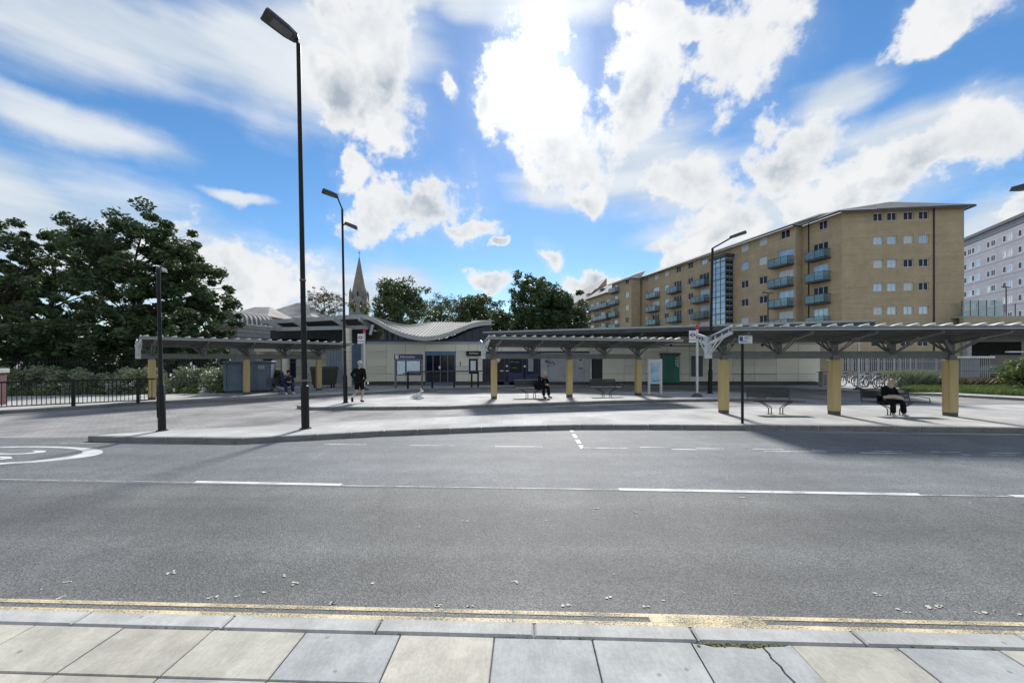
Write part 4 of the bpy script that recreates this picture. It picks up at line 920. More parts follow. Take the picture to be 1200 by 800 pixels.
# ------------------------------------------------------------------ fences at the back
def fence(label, a, c, h, step, m, z0=.0, rails=(.25, .85), name='palisade_fence', group='fences behind the bus station', w=.035, tip=False):
    a = Vector((*a, .1)); c = Vector((*c, .1)); d = c - a; ln = d.length; t = thing(name, label, 'fence', a, math.atan2(d.y, d.x), group)
    q = MB(); q.bb(-w, w, -.012, .012, z0, h)
    if tip: q.add([(-w, -.012, h), (w, -.012, h), (w, .012, h), (-w, .012, h), (0, 0, h + .12)], [(0, 1, 4), (1, 2, 4), (2, 3, 4), (3, 0, 4)])
    me = q.mesh('picket', m); n = int(ln / step)
    for i in range(n + 1): put('picket', me, t, (i * ln / n, 0, 0))
    for r_ in rails: b = MB(); b.bb(0, ln, .014, .05, r_ * h - .025, r_ * h + .025); b.build('rail', m, t)
    return t
k = 30.0
fence('white palisade fence behind the bicycles', (X(986, k), k), (X(1112, k), k), 2.0, .155, 'fence_white', .15, w=.026)
t = thing('bin_store', 'white barred store with a flat white top right of the nearest canopy post', 'store', (X(1143, 27), 27, .1)); hw = 17 * 27 / F
box_part('back_wall', t, -hw, hw, .6, .7, 0, 1.9, 'lav'); box_part('top_rail', t, -hw - .05, hw + .25, -.1, .7, 1.95, 2.08, 'frame_w'); box_part('floor_kerb', t, -hw, hw, -.08, .6, 0, .12, 'concrete')
bar = MB(); bar.bb(-.022, .022, -.02, .02, .122, 1.948); bme = bar.mesh('bar', 'fence_white')
for i in range(15): put('bar', bme, t, (-hw + .04 + i * (2 * hw - .08) / 14, 0, 0))
box_part('mid_rail', t, -hw, hw, .022, .05, 1.0, 1.06, 'dark_steel')
fence('weathered wooden fence under the dark undercroft at the right edge', (X(1161, 31), 31), (X(1215, 31), 31), 2.2, .13, 'brown_wood', 1.15, (.65, .95), 'wooden_fence', w=.06)
fence('low white rail fence along the grass at the right edge', (X(1118, 26), 26), (X(1215, 25), 25), .5, .12, 'frame_w', .05, (.9,), 'low_fence', w=.025)
fence('tall dark spear topped fence behind the left railing and hedge', (-31, 20.5), (-14.6, 23.4), 1.9, .15, 'black', .05, (.12, .92), 'spear_fence', w=.014, tip=True)
for i, px in enumerate((20, 95, 160, 215)):
    pass

# parked car in the undercroft
t = thing('parked_car', 'dark teal hatchback parked in the shade behind the low white fence', 'car', (X(1178, 28.3), 28.3, .1), R(4))
pr = [(-1.95, .3), (-2.0, .62), (-1.9, .88), (-1.55, .98), (-1.0, 1.42), (.35, 1.46), (.95, 1.02), (1.75, .86), (1.98, .6), (1.98, .3)]
b = MB(); nn = len(pr); vs = [(p[0], -.78 if p[1] < 1.1 else -.6, p[1]) for p in pr] + [(p[0], .78 if p[1] < 1.1 else .6, p[1]) for p in pr]
b.add(vs, [tuple(range(nn)), tuple(range(nn, 2 * nn))] + [(i, (i + 1) % nn, nn + (i + 1) % nn, nn + i) for i in range(nn)]); b.build('body', 'teal_car', t, bevel=.04)
for a, c in (((-1.35, -.35)), ((-.25, .55))): b = MB(); b.add([(a - .05, -.79, 1.0), (c + .1, -.79, 1.0), (c - .1, -.67, 1.36), (a + .25, -.67, 1.36)], [(0, 1, 2, 3)]); b.build('window', 'dark_glass', t)
for xx in (-1.25, 1.25):
    for s in (-1, 1): b = MB(); b.tube([(xx, s * .64, .3), (xx, s * .82, .3)], .3, 16); wv = b.build('wheel', 'rubber', t, smooth=True); b = MB(); b.tube([(xx, s * .80, .3), (xx, s * .83, .3)], .18, 12); b.build('hubcap', 'chrome', wv)
for s in (-1.92, 1.9): box_part('headlight' if s > 0 else 'tail_light', t, s - .06, s + .06, -.74, -.5, .62, .76, 'sign_white' if s > 0 else 'sign_red')

# ------------------------------------------------------------------ blocks of flats
wcache = {}
def window(parent, w, h, loc, rz, kind):
    key = (round(w, 2), round(h, 2), kind)
    if key not in wcache:
        f = MB(); t_ = .07
        for a in ((-w / 2, -w / 2 + t_, 0, h), (w / 2 - t_, w / 2, 0, h), (-w / 2 + t_, w / 2 - t_, 0, t_), (-w / 2 + t_, w / 2 - t_, h - t_, h)): f.bb(a[0], a[1], -.04, .04, a[2], a[3])
        n = 3 if kind[0] == 'd' else (1 if w < 1.0 else 2)
        for i in range(1, n): xm = -w / 2 + w * i / n; f.bb(xm - .03, xm + .03, -.035, .035, t_, h - t_)
        p = MB(); p.bb(-w / 2 + t_, w / 2 - t_, -.005, .01, t_, h - t_)
        wcache[key] = (f.mesh('window', 'frame_w'), p.mesh('pane', {'g': 'glass', 'w': 'glass_w', 'k': 'dark_glass'}[kind[1]]))
    o = put('window', wcache[key][0], parent, loc, rz); put('pane', wcache[key][1], o); return o
def wall(parent, A, B, z0, z1, m, wins, rev=.2, gl='ggwwkk'):
    A = Vector(A); B = Vector(B); d = B - A; ln = d.length; rz = math.atan2(d.y, d.x)
    sxs = sorted({0, ln} | {q for w in wins for q in w[:2]}); szs = sorted({z0, z1} | {q for w in wins for q in w[2:4]})
    b = MB()
    for i in range(len(sxs) - 1):
        for j in range(len(szs) - 1):
            xm, zm = (sxs[i] + sxs[i + 1]) / 2, (szs[j] + szs[j + 1]) / 2
            if any(w[0] < xm < w[1] and w[2] < zm < w[3] for w in wins): continue
            b.add([(sxs[i], 0, szs[j]), (sxs[i + 1], 0, szs[j]), (sxs[i + 1], 0, szs[j + 1]), (sxs[i], 0, szs[j + 1])], [(0, 1, 2, 3)])
    for a, c, za, zb, *_ in wins:
        b.add([(a, 0, za), (c, 0, za), (c, 0, zb), (a, 0, zb), (a, rev, za), (c, rev, za), (c, rev, zb), (a, rev, zb)], [(0, 1, 5, 4), (1, 2, 6, 5), (2, 3, 7, 6), (3, 0, 4, 7)])
    me = b.mesh('wall', m); o = put('wall', me, parent, (A.x, A.y, 0), rz)
    for a, c, za, zb, k, *_ in wins:
        kk = k if len(k) == 2 else k + rnd.choice(gl)
        window(o, c - a, zb - za, ((a + c) / 2, rev - .06, za), 0, kk)
    return o
def s_of(px, A, B):
    q = (px - 600) / F; d = Vector(B) - Vector(A); return (q * A[1] - A[0]) / (d.x - q * d.y) * d.length
bcache = {}
def balcony(w_, a, c, z, dep=1.15):
    key = (round(c - a, 1), dep)
    if key not in bcache:
        w = c - a; s = MB(); s.bb(-w / 2, w / 2, -dep, -.003, -.18, 0)
        r_ = MB(); r_.bb(-w / 2, w / 2, -dep, -dep + .05, 1.02, 1.08); r_.bb(-w / 2, -w / 2 + .05, -dep + .052, -.01, 1.02, 1.08); r_.bb(w / 2 - .05, w / 2, -dep + .052, -.01, 1.02, 1.08)
        n = max(2, round(w / 1.0))
        for i in range(n + 1): xm = -w / 2 + .025 + (w - .05) * i / n; r_.bb(xm - .025, xm + .025, -dep, -dep + .05, .002, 1.018)
        g_ = MB(); g_.bb(.04, w / n - .04, -dep + .015, -dep + .03, .08, 1.0)
        g2 = MB(); g2.bb(0, .015, -dep + .08, -.08, .08, 1.0)
        bcache[key] = (s.mesh('balcony', 'dark_steel'), r_.mesh('railing', 'dark_steel'), g_.mesh('glass_panel', 'bal_glass'), g2.mesh('glass_panel', 'bal_glass'), n, w)
    s, r_, g_, g2, n, w = bcache[key]
    o = put('balcony', s, w_, ((a + c) / 2, 0, z)); put('railing', r_, o)
    for i in range(n): put('glass_panel', g_, o, (-w / 2 + i * w / n, 0, 0))
    put('glass_panel', g2, o, (-w / 2 + .02, 0, 0)); put('glass_panel', g2, o, (w / 2 - .035, 0, 0))
ROWS = [18.6, 15.75, 12.9, 10.05, 7.2]       # sills
FL = thing('brick_flats', 'long buff brick block of flats with glass balconies and slate roof', 'building', (0, 0, .1))
E = {0: (28.0, 88.5), 1: (38.3, 51.3), 2: (39.6, 51.75), 3: (40.7, 46.8), 4: (53.7, 45.1)}
ZE = 20.0
# gable front with its four columns of small windows
A, B = E[3], E[4]; wins = []
for px in (1029.3, 1045.5, 1064.8, 1082.7):
    s = s_of(px, A, B)
    for i, z in enumerate(ROWS): wins.append((s - .53, s + .53, z + .1, z + 1.08, 'wk' if i == 0 else 'w'))
for px, w in ((1026, .9), (1062, 1.2), (1082, 1.2), (1112, 1.0)):
    s = s_of(px, A, B); wins.append((s - w / 2, s + w / 2, 3.4, 5.0, 'wk'))
for px, w in ((993, 1.0), (1008, 1.6), (1027, 1.7), (1046, 1.6), (1065, 1.6), (1086, 2.0), (1110, 2.0)): s = s_of(px, A, B); wins.append((s - w / 2, s + w / 2, .3, 2.7, 'dk'))
w1 = wall(FL, A, B, 0, ZE, 'brick', wins)
dp = s_of(1094, A, B); b = MB(); b.tube([(dp, -.07, .1), (dp, -.07, ZE)], .06, 8); b.build('downpipe', 'black', w1)
# angled front with one stack of balconies
A, B = E[2], E[3]; wins = []; s0, s1 = s_of(952.5, A, B), s_of(973, A, B)
wins.append((s_of(959, A, B), s_of(969, A, B), ROWS[0] + .05, ROWS[0] + 1.15, 'wk'))
for z in ROWS[1:]: wins.append((s0, s1 - .3, z - .9, z + 1.25, 'd'))
w2 = wall(FL, A, B, 0, ZE, 'brick', wins)
for z in ROWS[1:]: balcony(w2, s0 - .15, s1 + .1, z - .92)
b = MB(); b.tube([(.9, -.07, .1), (.9, -.07, ZE)], .06, 8); b.build('downpipe', 'black', w2)
wall(FL, E[1], E[2], 0, ZE, 'brick', [])
# the long side
A, B = E[0], E[1]; wins = []; bals = []
def col(px, w, top=True, low=True):
    s = s_of(px, A, B)
    for i, z in enumerate(ROWS):
        if (i == 0 and top) or (i > 0 and low): wins.append((s - w / 2, s + w / 2, z + .05, z + 1.2, 'w'))
for px in (894, 872.5, 809, 781, 757.5): col(px, 1.35)
for px in (920, 825, 795, 769, 747): col(px, 1.35, True, False)
for p0, p1, q0, q1 in ((912, 930, 907, 932), (819.5, 831, 815.5, 831.5), (789.5, 798.5, 786.5, 799), (764, 772.5, 761.5, 773.5), (744.5, 750, 741.5, 751)):
    a, c = s_of(p0, A, B), s_of(p1, A, B); a2, c2 = s_of(q0, A, B), s_of(q1, A, B)
    c2 = min(c2, 38.4); c = min(c, 38.3)
    for z in ROWS[1:]: wins.append((a, c, z - .9, z + 1.3, 'd')); bals.append((a2, c2, z - .92))
w3 = wall(FL, A, B, 0, ZE, 'brick', wins)
for a, c, z in bals: balcony(w3, a, c, z)
# glazed stair tower
a, c = s_of(842, A, B), s_of(859, A, B); dep = 1.5
tb = MB(); tb.bb(a, c, -dep, -.004, 3, 18.3); tw = tb.build('stair_tower', 'glass', w3)
tf = MB()
for i in range(4): xm = a + (c - a) * i / 3; tf.bb(xm - .05, xm + .05, -dep - .06, -dep - .003, 3, 18.3)
for j in range(17):
    z = 3.6 + j * .94; th = .07 if j % 3 else .16; tf.bb(a - .05, c + .05, -dep - .05, -dep - .002, z - th / 2, z + th / 2); tf.bb(c + .003, c + .06, -dep, -.01, z - th / 2, z + th / 2)
for yy in (-dep, -dep / 2, -.05): tf.bb(c + .002, c + .065, yy - .04, yy + .04, 3, 18.3)
tf.build('glazing_bars', 'galv', tw)
for j in range(12):
    zz = 7.2 + j * .94; b = MB(); b.bb(c + .004, c + .02, -dep + .1, -.12, zz - .36, zz + .36); b.build('side_pane', 'dark_glass', tw)
b = MB(); b.bb(a - .25, c + .3, -dep - .3, -.004, 18.302, 18.75); b.build('tower_roof', 'dark_steel', tw)
# far projecting bay and the lower stepped wing beyond it
A4, B4 = (24.2, 92.0), (26.4, 84.0); ws = []
for z in ROWS[:4]: s = s_of(734.7, A4, B4); ws.append((s - .7, s + .7, z + .05, z + 1.3, 'w')); ws.append((.9, 2.6, z - 2.9 + 2, z + 1.2, 'd'))
w4 = wall(FL, A4, B4, 0, ZE, 'brick', ws)
for z in ROWS[:4]: balcony(w4, .3, 3.4, z - .92)
wall(FL, (26.4, 84.0), (28.6, 84.6), 0, ZE, 'brick', [])
A5, B5 = (18.6, 112.0), (24.2, 92.0); ws = []
for k_ in range(7):
    for z in (15.4, 12.5, 9.7, 6.9): ws.append((.9 + k_ * 2.85, 2.9 + k_ * 2.85, z - .7, z + 1.3, 'd'))
w5 = wall(FL, A5, B5, 0, 18.3, 'brick', ws, gl='gwwk')
for z in (15.4, 12.5, 9.7, 6.9):
    balcony(w5, .4, 10.4, z - .72, 1.4); balcony(w5, 11.5, 20.4, z - .72, 1.4)
# roofs
def roof(name, eaves, ridge, m, par=FL):
    b = MB(); vs = [tuple(p) for p in eaves] + [tuple(p) for p in ridge]; n = len(eaves)
    b.add(vs, [(i, i + 1, n + i + 1, n + i) for i in range(n - 1)]); o = b.build(name, m, par)
    f = MB()
    for p, q in zip(eaves[:-1], eaves[1:]): f.bar(Vector(p) - Vector((0, 0, .14)), Vector(q) - Vector((0, 0, .14)), .12, .2)
    f.build('eaves_board', 'dark_steel' if m == 'slate' else 'fascia', o); return o
zr = 22.5
roof('roof', [(27.3, 88.6, ZE), (37.5, 50.8, ZE), (38.85, 51.2, ZE), (39.9, 46.2, ZE), (54.25, 44.4, ZE), (57.5, 62, ZE)], [(33.0, 90, zr), (43.6, 54, zr), (44.6, 53.4, zr), (45.6, 52.2, zr), (50.2, 50.4, zr + .25), (52, 62, zr)], 'slate')
roof('bay_roof', [(23.4, 92.4, ZE), (25.7, 83.4, ZE), (28.6, 84.2, ZE)], [(29, 94, ZE + 2.4), (30, 88.5, ZE + 2.4), (31, 88, ZE + 2.4)], 'slate_pale')
lr = roof('wing_roof', [(17.9, 112.5, 18.3), (23.5, 92.0, 18.3)], [(23.5, 114.5, 22.4), (29.2, 94, 22.4)], 'slate')
for t_, w_ in ((.25, 1.5), (.6, 2.2)):
    p = Vector((17.9, 112.5, 18.3)).lerp(Vector((23.5, 92, 18.3)), t_); q = Vector((23.5, 114.5, 22.4)).lerp(Vector((29.2, 94, 22.4)), t_); c = p.lerp(q, .5); b = MB(); b.bar(c + Vector((-.5, 1, .1)), c + Vector((.2, -1.4, .15)), 1.2, .12); b.build('skylight', 'glass', lr)
# gabled end rising behind the wing
GB = thing('gabled_flats', 'pale roofed gable of the farther flats behind the dark tree', 'building', (0, 0, .1))
b = MB(); p0, p1 = (20.5, 106.0), (26.8, 107.5); zt_ = Z(326, 107)
b.add([(p0[0], p0[1], 8), (p1[0], p1[1], 8), (p1[0], p1[1], zt_), (p0[0], p0[1], 18.2)], [(0, 1, 2, 3)]); b.build('gable_wall', 'brick', GB)
b = MB(); b.add([(19.9, 105.6, 18.2), (26.9, 107.0, zt_ + .1), (18.5, 150, zt_ + .1), (9.5, 148, 18.2)], [(0, 1, 2, 3)]); b.build('roof', 'slate_pale', GB)
b = MB(); b.add([(19.9, 105.6, 18.1), (9.5, 148, 18.1), (9.5, 148, 4), (19.9, 105.6, 4)], [(0, 1, 2, 3)]); b.build('side_wall', 'brick', GB)
b = MB(); b.bar((19.8, 105.5, 18.05), (9.4, 148, 18.05), .3, .3); b.build('eaves_board', 'fascia', GB)
# grey block
GR = thing('grey_block', 'pale grey clad block with rows of small windows behind the brick flats', 'building', (0, 0, .1))
A, B = (97.0, 86.6), (80.5, 50.0); ws = []
for px in (1133.5, 1142.8, 1160.8, 1180, 1198.6, 1221):
    s = s_of(px, A, B)
    for z in (23.0, 20.2, 17.45, 14.6, 11.9, 9.1): ws.append((s - 1.0, s - .2, z, z + 1.15, 'wk' if rnd.random() < .75 else 'ww')); ws.append((s + .1, s + 1.2, z, z + 1.15, 'w' + rnd.choice('wgk')))
w6 = wall(GR, A, B, 0, 26.2, 'grey_clad', ws, rev=.1)
b = MB(); b.bb(-.2, 40.6, -.35, .2, 26.2, 26.75); b.build('parapet', 'dark_steel', w6)
b = MB(); b.bb(0, 40.1, -.08, -.003, 25.2, 25.3); b.build('trim_band', 'dark_steel', w6)
for z in (22.6, 19.8, 17.05, 14.2, 11.5): b = MB(); b.bb(0, 40.1, -.03, -.003, z - .04, z); b.build('joint_band', 'lav', w6)
b = MB(); b.bb(0, 40, .3, 18, 0, 26.0); b.build('core', 'grey_clad', w6)
# podium in front of it: brick band, glass balustrade, dark undercroft
PD = thing('podium_deck', 'low brick podium with a glass balustrade and dark undercroft below the grey block', 'building', (0, 0, .1))
yq = 44.0; x0 = X(1129, yq); zt_ = Z(373, yq)
b = MB(); b.bb(x0, x0 + 30, yq, yq + .4, Z(395, yq), zt_); b.build('brick_band', 'brick', PD)
b = MB(); b.bb(x0 + .02, x0 + 30, yq + .1, yq + 14, zt_, zt_ + .2); b.build('deck', 'concrete', PD)
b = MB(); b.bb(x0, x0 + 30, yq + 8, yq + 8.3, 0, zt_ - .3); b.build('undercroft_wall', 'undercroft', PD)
for i in range(5):
    xx = x0 + .1 + i * .95
    box_part('balustrade_panel', PD, xx + .04, xx + .9, yq + .2, yq + .23, zt_ + .22, zt_ + 2.0, 'bal_glass'); box_part('balustrade_post', PD, xx - .03, xx + .03, yq + .19, yq + .25, zt_ + .2, zt_ + 2.05, 'dark_steel')
for i in range(9): xx = x0 + 5.0 + i * 1.3; box_part('rail_post', PD, xx - .03, xx + .03, yq + .19, yq + .25, zt_ + .2, zt_ + 1.6 + .05 * i, 'dark_steel')
for xx in (x0 + 1, x0 + 8, x0 + 15): box_part('pillar', PD, xx, xx + .5, yq + .45, yq + .95, 0, Z(395, yq), 'concrete')
box_part('soffit_light', PD, X(1182, 40), X(1215, 40), 40, 40.3, Z(414, 40), Z(412.5, 40), 'frame_w')

# ------------------------------------------------------------------ church, houses
g = (X(421, 118), 118)
CH = thing('church', 'stone church tower with a tall tapering spire in the distance', 'church', (*g, .1), R(12)); k = 118 / F
tw_ = 9.6 * k; zt_ = Z(352, 118)
b = MB(); b.bb(-tw_, tw_, -tw_, tw_, 0, zt_); b.build('tower', 'stone', CH)
zs = Z(301, 118); zm = Z(343, 118)
b = MB(); vs = []
for zz, r_ in ((zt_, tw_ * 1.02), (zm, tw_ * .8), (zs, .08)): vs += [(r_ * math.cos(R(22.5 + 45 * i)) * 1.05, r_ * math.sin(R(22.5 + 45 * i)) * 1.05, zz) for i in range(8)]
b.add(vs, [(j * 8 + i, j * 8 + (i + 1) % 8, (j + 1) * 8 + (i + 1) % 8, (j + 1) * 8 + i) for j in range(2) for i in range(8)]); b.build('spire', 'stone', CH)
for sx_ in (-1, 1):
    for sy_ in (-1, 1): b = MB(); b.tube([(sx_ * tw_ * .85, sy_ * tw_ * .85, zt_), (sx_ * tw_ * .85, sy_ * tw_ * .85, zt_ + 2.0), (sx_ * tw_ * .85, sy_ * tw_ * .85, zt_ + 3.4)], [.5, .45, .03], 6); b.build('pinnacle', 'stone', CH)
for xx in (-tw_ * .38, tw_ * .38): b = MB(); pl = [(xx - .35, zt_ - 4), (xx + .35, zt_ - 4), (xx + .35, zt_ - 1.2), (xx, zt_ - .5), (xx - .35, zt_ - 1.2)]; b.add([(p[0], -tw_ - .02, p[1]) for p in pl], [tuple(range(5))]); b.build('belfry_window', 'dark_glass', CH)
b = MB(); pl = [(-.3, zt_ + 1), (.3, zt_ + 1), (.3, zt_ + 2), (0, zt_ + 2.5), (-.3, zt_ + 2)]; b.add([(p[0], -tw_ * .98, p[1]) for p in pl], [tuple(range(5))]); b.build('spire_window', 'dark_glass', CH)
b = MB(); b.bb(-.05, .05, -.05, .05, zs - .2, zs + 2); b.bb(-.4, .4, -.04, .04, zs + 1.1, zs + 1.25); b.build('cross', 'dark_steel', CH)
def house(label, px0, px1, y, pe, pp, dep, ridge):
    x0, x1 = X(px0, y), X(px1, y); ze, zp = Z(pe, y), Z(pp, y + dep / 2)
    t = thing('hipped_house', label, 'house', (0, 0, .1))
    b = MB(); b.bb(x0 + .4, x1 - .4, y + .4, y + dep - .4, 0, ze); b.build('wall', 'brick', t)
    m0, m1 = x0 + (x1 - x0) * ridge[0], x0 + (x1 - x0) * ridge[1]; ym = y + dep / 2
    b = MB(); b.add([(x0, y, ze), (x1, y, ze), (x1, y + dep, ze), (x0, y + dep, ze), (m0, ym, zp), (m1, ym, zp)], [(0, 1, 5, 4), (1, 2, 5), (2, 3, 4, 5), (3, 0, 4), (0, 3, 2, 1)]); r_ = b.build('roof', 'slate_pale', t)
    b = MB(); b.bb(x0, x1, y - .08, y - .01, ze - .25, ze); b.build('gutter', 'frame_w', r_)
    for i in range(4): xx = x0 + (x1 - x0) * (i + .6) / 4.4; box_part('window', t, xx - .5, xx + .5, y + .34, y + .395, ze - 2, ze - .7, 'dark_glass')
house('grey hip roofed house with a flat ridge behind the turret', 262, 314, 58, 371, 360.5, 9, (.25, .62))
house('grey hip roofed house with a pointed peak left of the church spire', 296, 366, 66, 371.5, 355.5, 12, (.42, .55))

# ------------------------------------------------------------------ trees and planting
def leaves(centres, radii, n, size, seed, flat=.75):
    r = np.random.default_rng(seed); idx = r.integers(0, len(centres), n)
    off = r.normal(size=(n, 3)); off /= np.linalg.norm(off, axis=1, keepdims=True) + 1e-9; off *= (r.random((n, 1)) ** .45)
    off[:, 2] *= flat
    c = centres[idx] + off * radii[idx][:, None]
    a = r.normal(size=(n, 3)); a[:, 2] *= .55; a /= np.linalg.norm(a, axis=1, keepdims=True)
    q = r.normal(size=(n, 3)); q -= a * (q * a).sum(1, keepdims=True); q /= np.linalg.norm(q, axis=1, keepdims=True)
    s = size * (.55 + .9 * r.random((n, 1)))
    v = np.stack([c - a * s, c + q * s * .45, c + a * s, c - q * s * .45], 1).reshape(-1, 3)
    return v
def quads(name, v, m, parent=None):
    n = len(v) // 4; me = bpy.data.meshes.new(name); me.vertices.add(4 * n); me.vertices.foreach_set('co', v.astype(np.float32).ravel())
    me.loops.add(4 * n); me.loops.foreach_set('vertex_index', np.arange(4 * n, dtype=np.int32))
    me.polygons.add(n); me.polygons.foreach_set('loop_start', np.arange(0, 4 * n, 4, dtype=np.int32))
    me.update(calc_edges=True); me.validate(); me.materials.append(MAT[m]); return put(name, me, parent)
def tree(name, label, px, y, top, wid, low, n, size, m, seed, group='trees around the station', gap=.33, trunk=.22, limbs=36, clump=.145, skew=0.0, zbase=0.05):
    """px, y: where the stem stands; top/low: image rows of crown top and skirt at that distance; wid: crown width in metres"""
    r = random.Random(seed); x0 = X(px, y); ht = Z(top, y) - zbase; zl = max(.5, Z(low, y) - zbase)
    t = thing(name, label, 'tree', (x0, y, zbase), 0, group)
    b = MB(); cz = (ht + zl) / 2; rz_ = (ht - zl) / 2; rx = wid / 2
    pts = [Vector((0, 0, 0))]; k = 7
    for i in range(1, k + 1): pts.append(Vector((r.uniform(-.12, .12) * i * .35 + skew * i / k, r.uniform(-.1, .1) * i * .3, ht * .86 * i / k)))
    b.tube(pts, [trunk * (1 - .86 * i / k) + .015 for i in range(k + 1)], 9)
    cen = []; rad = []
    for i in range(limbs):
        f = (i + .5) / limbs; z = zl + (ht - zl) * (f ** .85) * .97
        e = math.sqrt(max(.04, 1 - ((z - cz) / rz_) ** 2)) if rz_ > 0 else .5
        if z < cz: e = max(e, .55 + .4 * r.random())
        an = i * 2.39996 + r.uniform(-.5, .5); ro = rx * e * r.uniform(.62, 1.08)
        zs_ = max(ht * .12, z - ro * r.uniform(.35, .8)); q = min(k - 1e-3, zs_ / (ht * .86) * k); st_ = pts[int(q)].lerp(pts[int(q) + 1], q - int(q))
        en = Vector((math.cos(an) * ro + skew * z / ht, math.sin(an) * ro, z)); md = st_.lerp(en, .55) + Vector((0, 0, ro * .12))
        lr_ = max(.03, trunk * .42 * (1 - f * .6)); b.tube([st_, md, en], [lr_, lr_ * .6, .012], 5, False)
        for j in range(6):
            u = r.uniform(.35, 1.05); p = (st_.lerp(md, u / .55) if u < .55 else md.lerp(en, (u - .55) / .45)) + Vector((r.gauss(0, 1), r.gauss(0, 1), r.gauss(.1, .7))) * (rx * .17)
            if r.random() < gap * .5: continue
            cen.append(p); rad.append(rx * clump * r.uniform(.55, 1.35)); b.tube([md.lerp(en, .4), p], [lr_ * .3, .008], 4, False)
    b.build('trunk', 'bark', t, smooth=True)
    quads('crown', leaves(np.array([tuple(c) for c in cen]), np.array(rad), n, size, seed), m, t); return t
TG = 'dark trees left of the station'
tree('broadleaf_tree', 'dark tree at the left edge with a low spreading crown', 8, 24.5, 286, 8.0, 425, 22000, .12, 'leaf_dark', 3, TG, .75, clump=.12)
tree('broadleaf_tree', 'loose dark tree with gaps of sky, second from the left edge', 62, 27, 268, 8.0, 410, 19000, .12, 'leaf_dark', 5, TG, .9, clump=.115)
tree('broadleaf_tree', 'tallest dark tree of the group behind the short lamp post', 163, 26, 251, 8.0, 415, 33000, .128, 'leaf_dark', 9, TG, .35)
tree('broadleaf_tree', 'dark tree whose crown slopes down to the turret', 210, 27.5, 290, 6.4, 420, 30000, .128, 'leaf_dark', 12, TG, .35)
tree('small_tree', 'low leafy tree between the dark group and the turret', 236, 29, 345, 4.2, 425, 10000, .14, 'leaf_mid', 15, TG, .3, .14, 18)
tree('small_tree', 'dark understorey tree below the left edge crown', 30, 22.5, 372, 6.0, 440, 9000, .14, 'leaf_dark', 18, TG, .3, .14, 18)
tree('small_tree', 'dark understorey tree behind the spear topped fence', 120, 25, 380, 8.0, 440, 12000, .128, 'leaf_dark', 21, TG, .3, .16, 18)
tree('small_tree', 'dark understorey tree behind the left canopy beam', 195, 25.5, 375, 6.5, 438, 11000, .128, 'leaf_dark', 24, TG, .3, .14, 18)
BG = 'trees behind the station'
tree('bare_tree', 'thin sparse tree left of the church spire', 380, 75, 340, 8.5, 385, 8000, .13, 'leaf_autumn', 31, BG, .2, .22, 46, .13)
tree('broadleaf_tree', 'rounded tree right behind the church spire and wave roof', 465, 48, 331, 8.0, 392, 17000, .17, 'leaf_mid', 33, BG, .2, clump=.19)
tree('bare_tree', 'pale sparse tree above the dip of the wave roof', 517, 60, 350, 9.5, 395, 12000, .14, 'leaf_mid', 36, BG, .2, .18, 46, .15)
tree('broadleaf_tree', 'small round tree above the right end of the wave roof', 556, 52, 348, 7.4, 395, 13000, .17, 'leaf_mid', 39, BG, .2, clump=.2)
tree('broadleaf_tree', 'airy tree with a tall ragged top beside the dense evergreen', 624, 40, 323, 6.4, 395, 16000, .15, 'leaf_mid', 42, BG, .4, .2, 32, .16)
tree('small_tree', 'low dark tree filling the gap between the wave roof and the flat roof', 589, 44, 366, 4.2, 400, 9000, .14, 'leaf_mid', 47, BG, .1, .1, 26, .2)
tree('evergreen_tree', 'dense dark evergreen in front of the farther flats', 652, 37, 340, 5.2, 400, 27000, .14, 'leaf_dark', 45, BG, .05, .2, 34, .22)
tree('small_tree', 'low olive bush tree right of the dense evergreen', 679, 39, 366, 2.6, 400, 4000, .14, 'leaf_autumn', 48, BG, .1, .1, 16, .25)
g = G(1203, 459); tree('round_shrub', 'bright green shrub at the right edge by the low fence', 1203, g.y, 424, 2.2, 457, 7000, .06, 'grass', 51, 'shrubs by the fence', .1, .06, 22, .26, 0, .12)

def mound(name, pts, n, size, m, seed, label, cat=None, parent=None):
    cen = np.array([p[:3] for p in pts]); rad = np.array([p[3] for p in pts]); o = quads(name, leaves(cen, rad, n, size, seed, .8), m, parent); return tag(o, label, cat or 'plants', kind='stuff')
rr = random.Random(4); pts = []
for i in range(150):
    u = rr.random(); x_ = -30 + u * 15.2; y_ = 18.6 + (x_ + 30) / 15.2 * 3.0 + rr.uniform(-.5, .9); pts.append((x_, y_, .15 + rr.random() ** 1.3 * 1.15, rr.uniform(.3, .55)))
mound('hedge', pts, 30000, .075, 'leaf_pale', 61, 'pale leafy ivy hedge behind the left railing')
pts = []
for i in range(90):
    x_ = rr.uniform(-30, -13.8); pts.append((x_, 19.2 + (x_ + 30) / 15.2 * 3.0 - 1.0 + rr.uniform(-.3, .3), .15 + rr.random() * .15, rr.uniform(.15, .3)))
mound('ground_cover', pts, 9000, .06, 'grass', 63, 'low green ground cover at the foot of the hedge')
pts = [(X(px, 21.5) + rr.uniform(-.2, .2), 22.2 + rr.uniform(-.5, .6), .3 + rr.random() * .9, .3) for px in np.linspace(300, 318, 10)]
mound('planter_shrub', pts, 2500, .07, 'leaf_autumn', 64, 'yellowish shrub behind the bench beside the blue container')
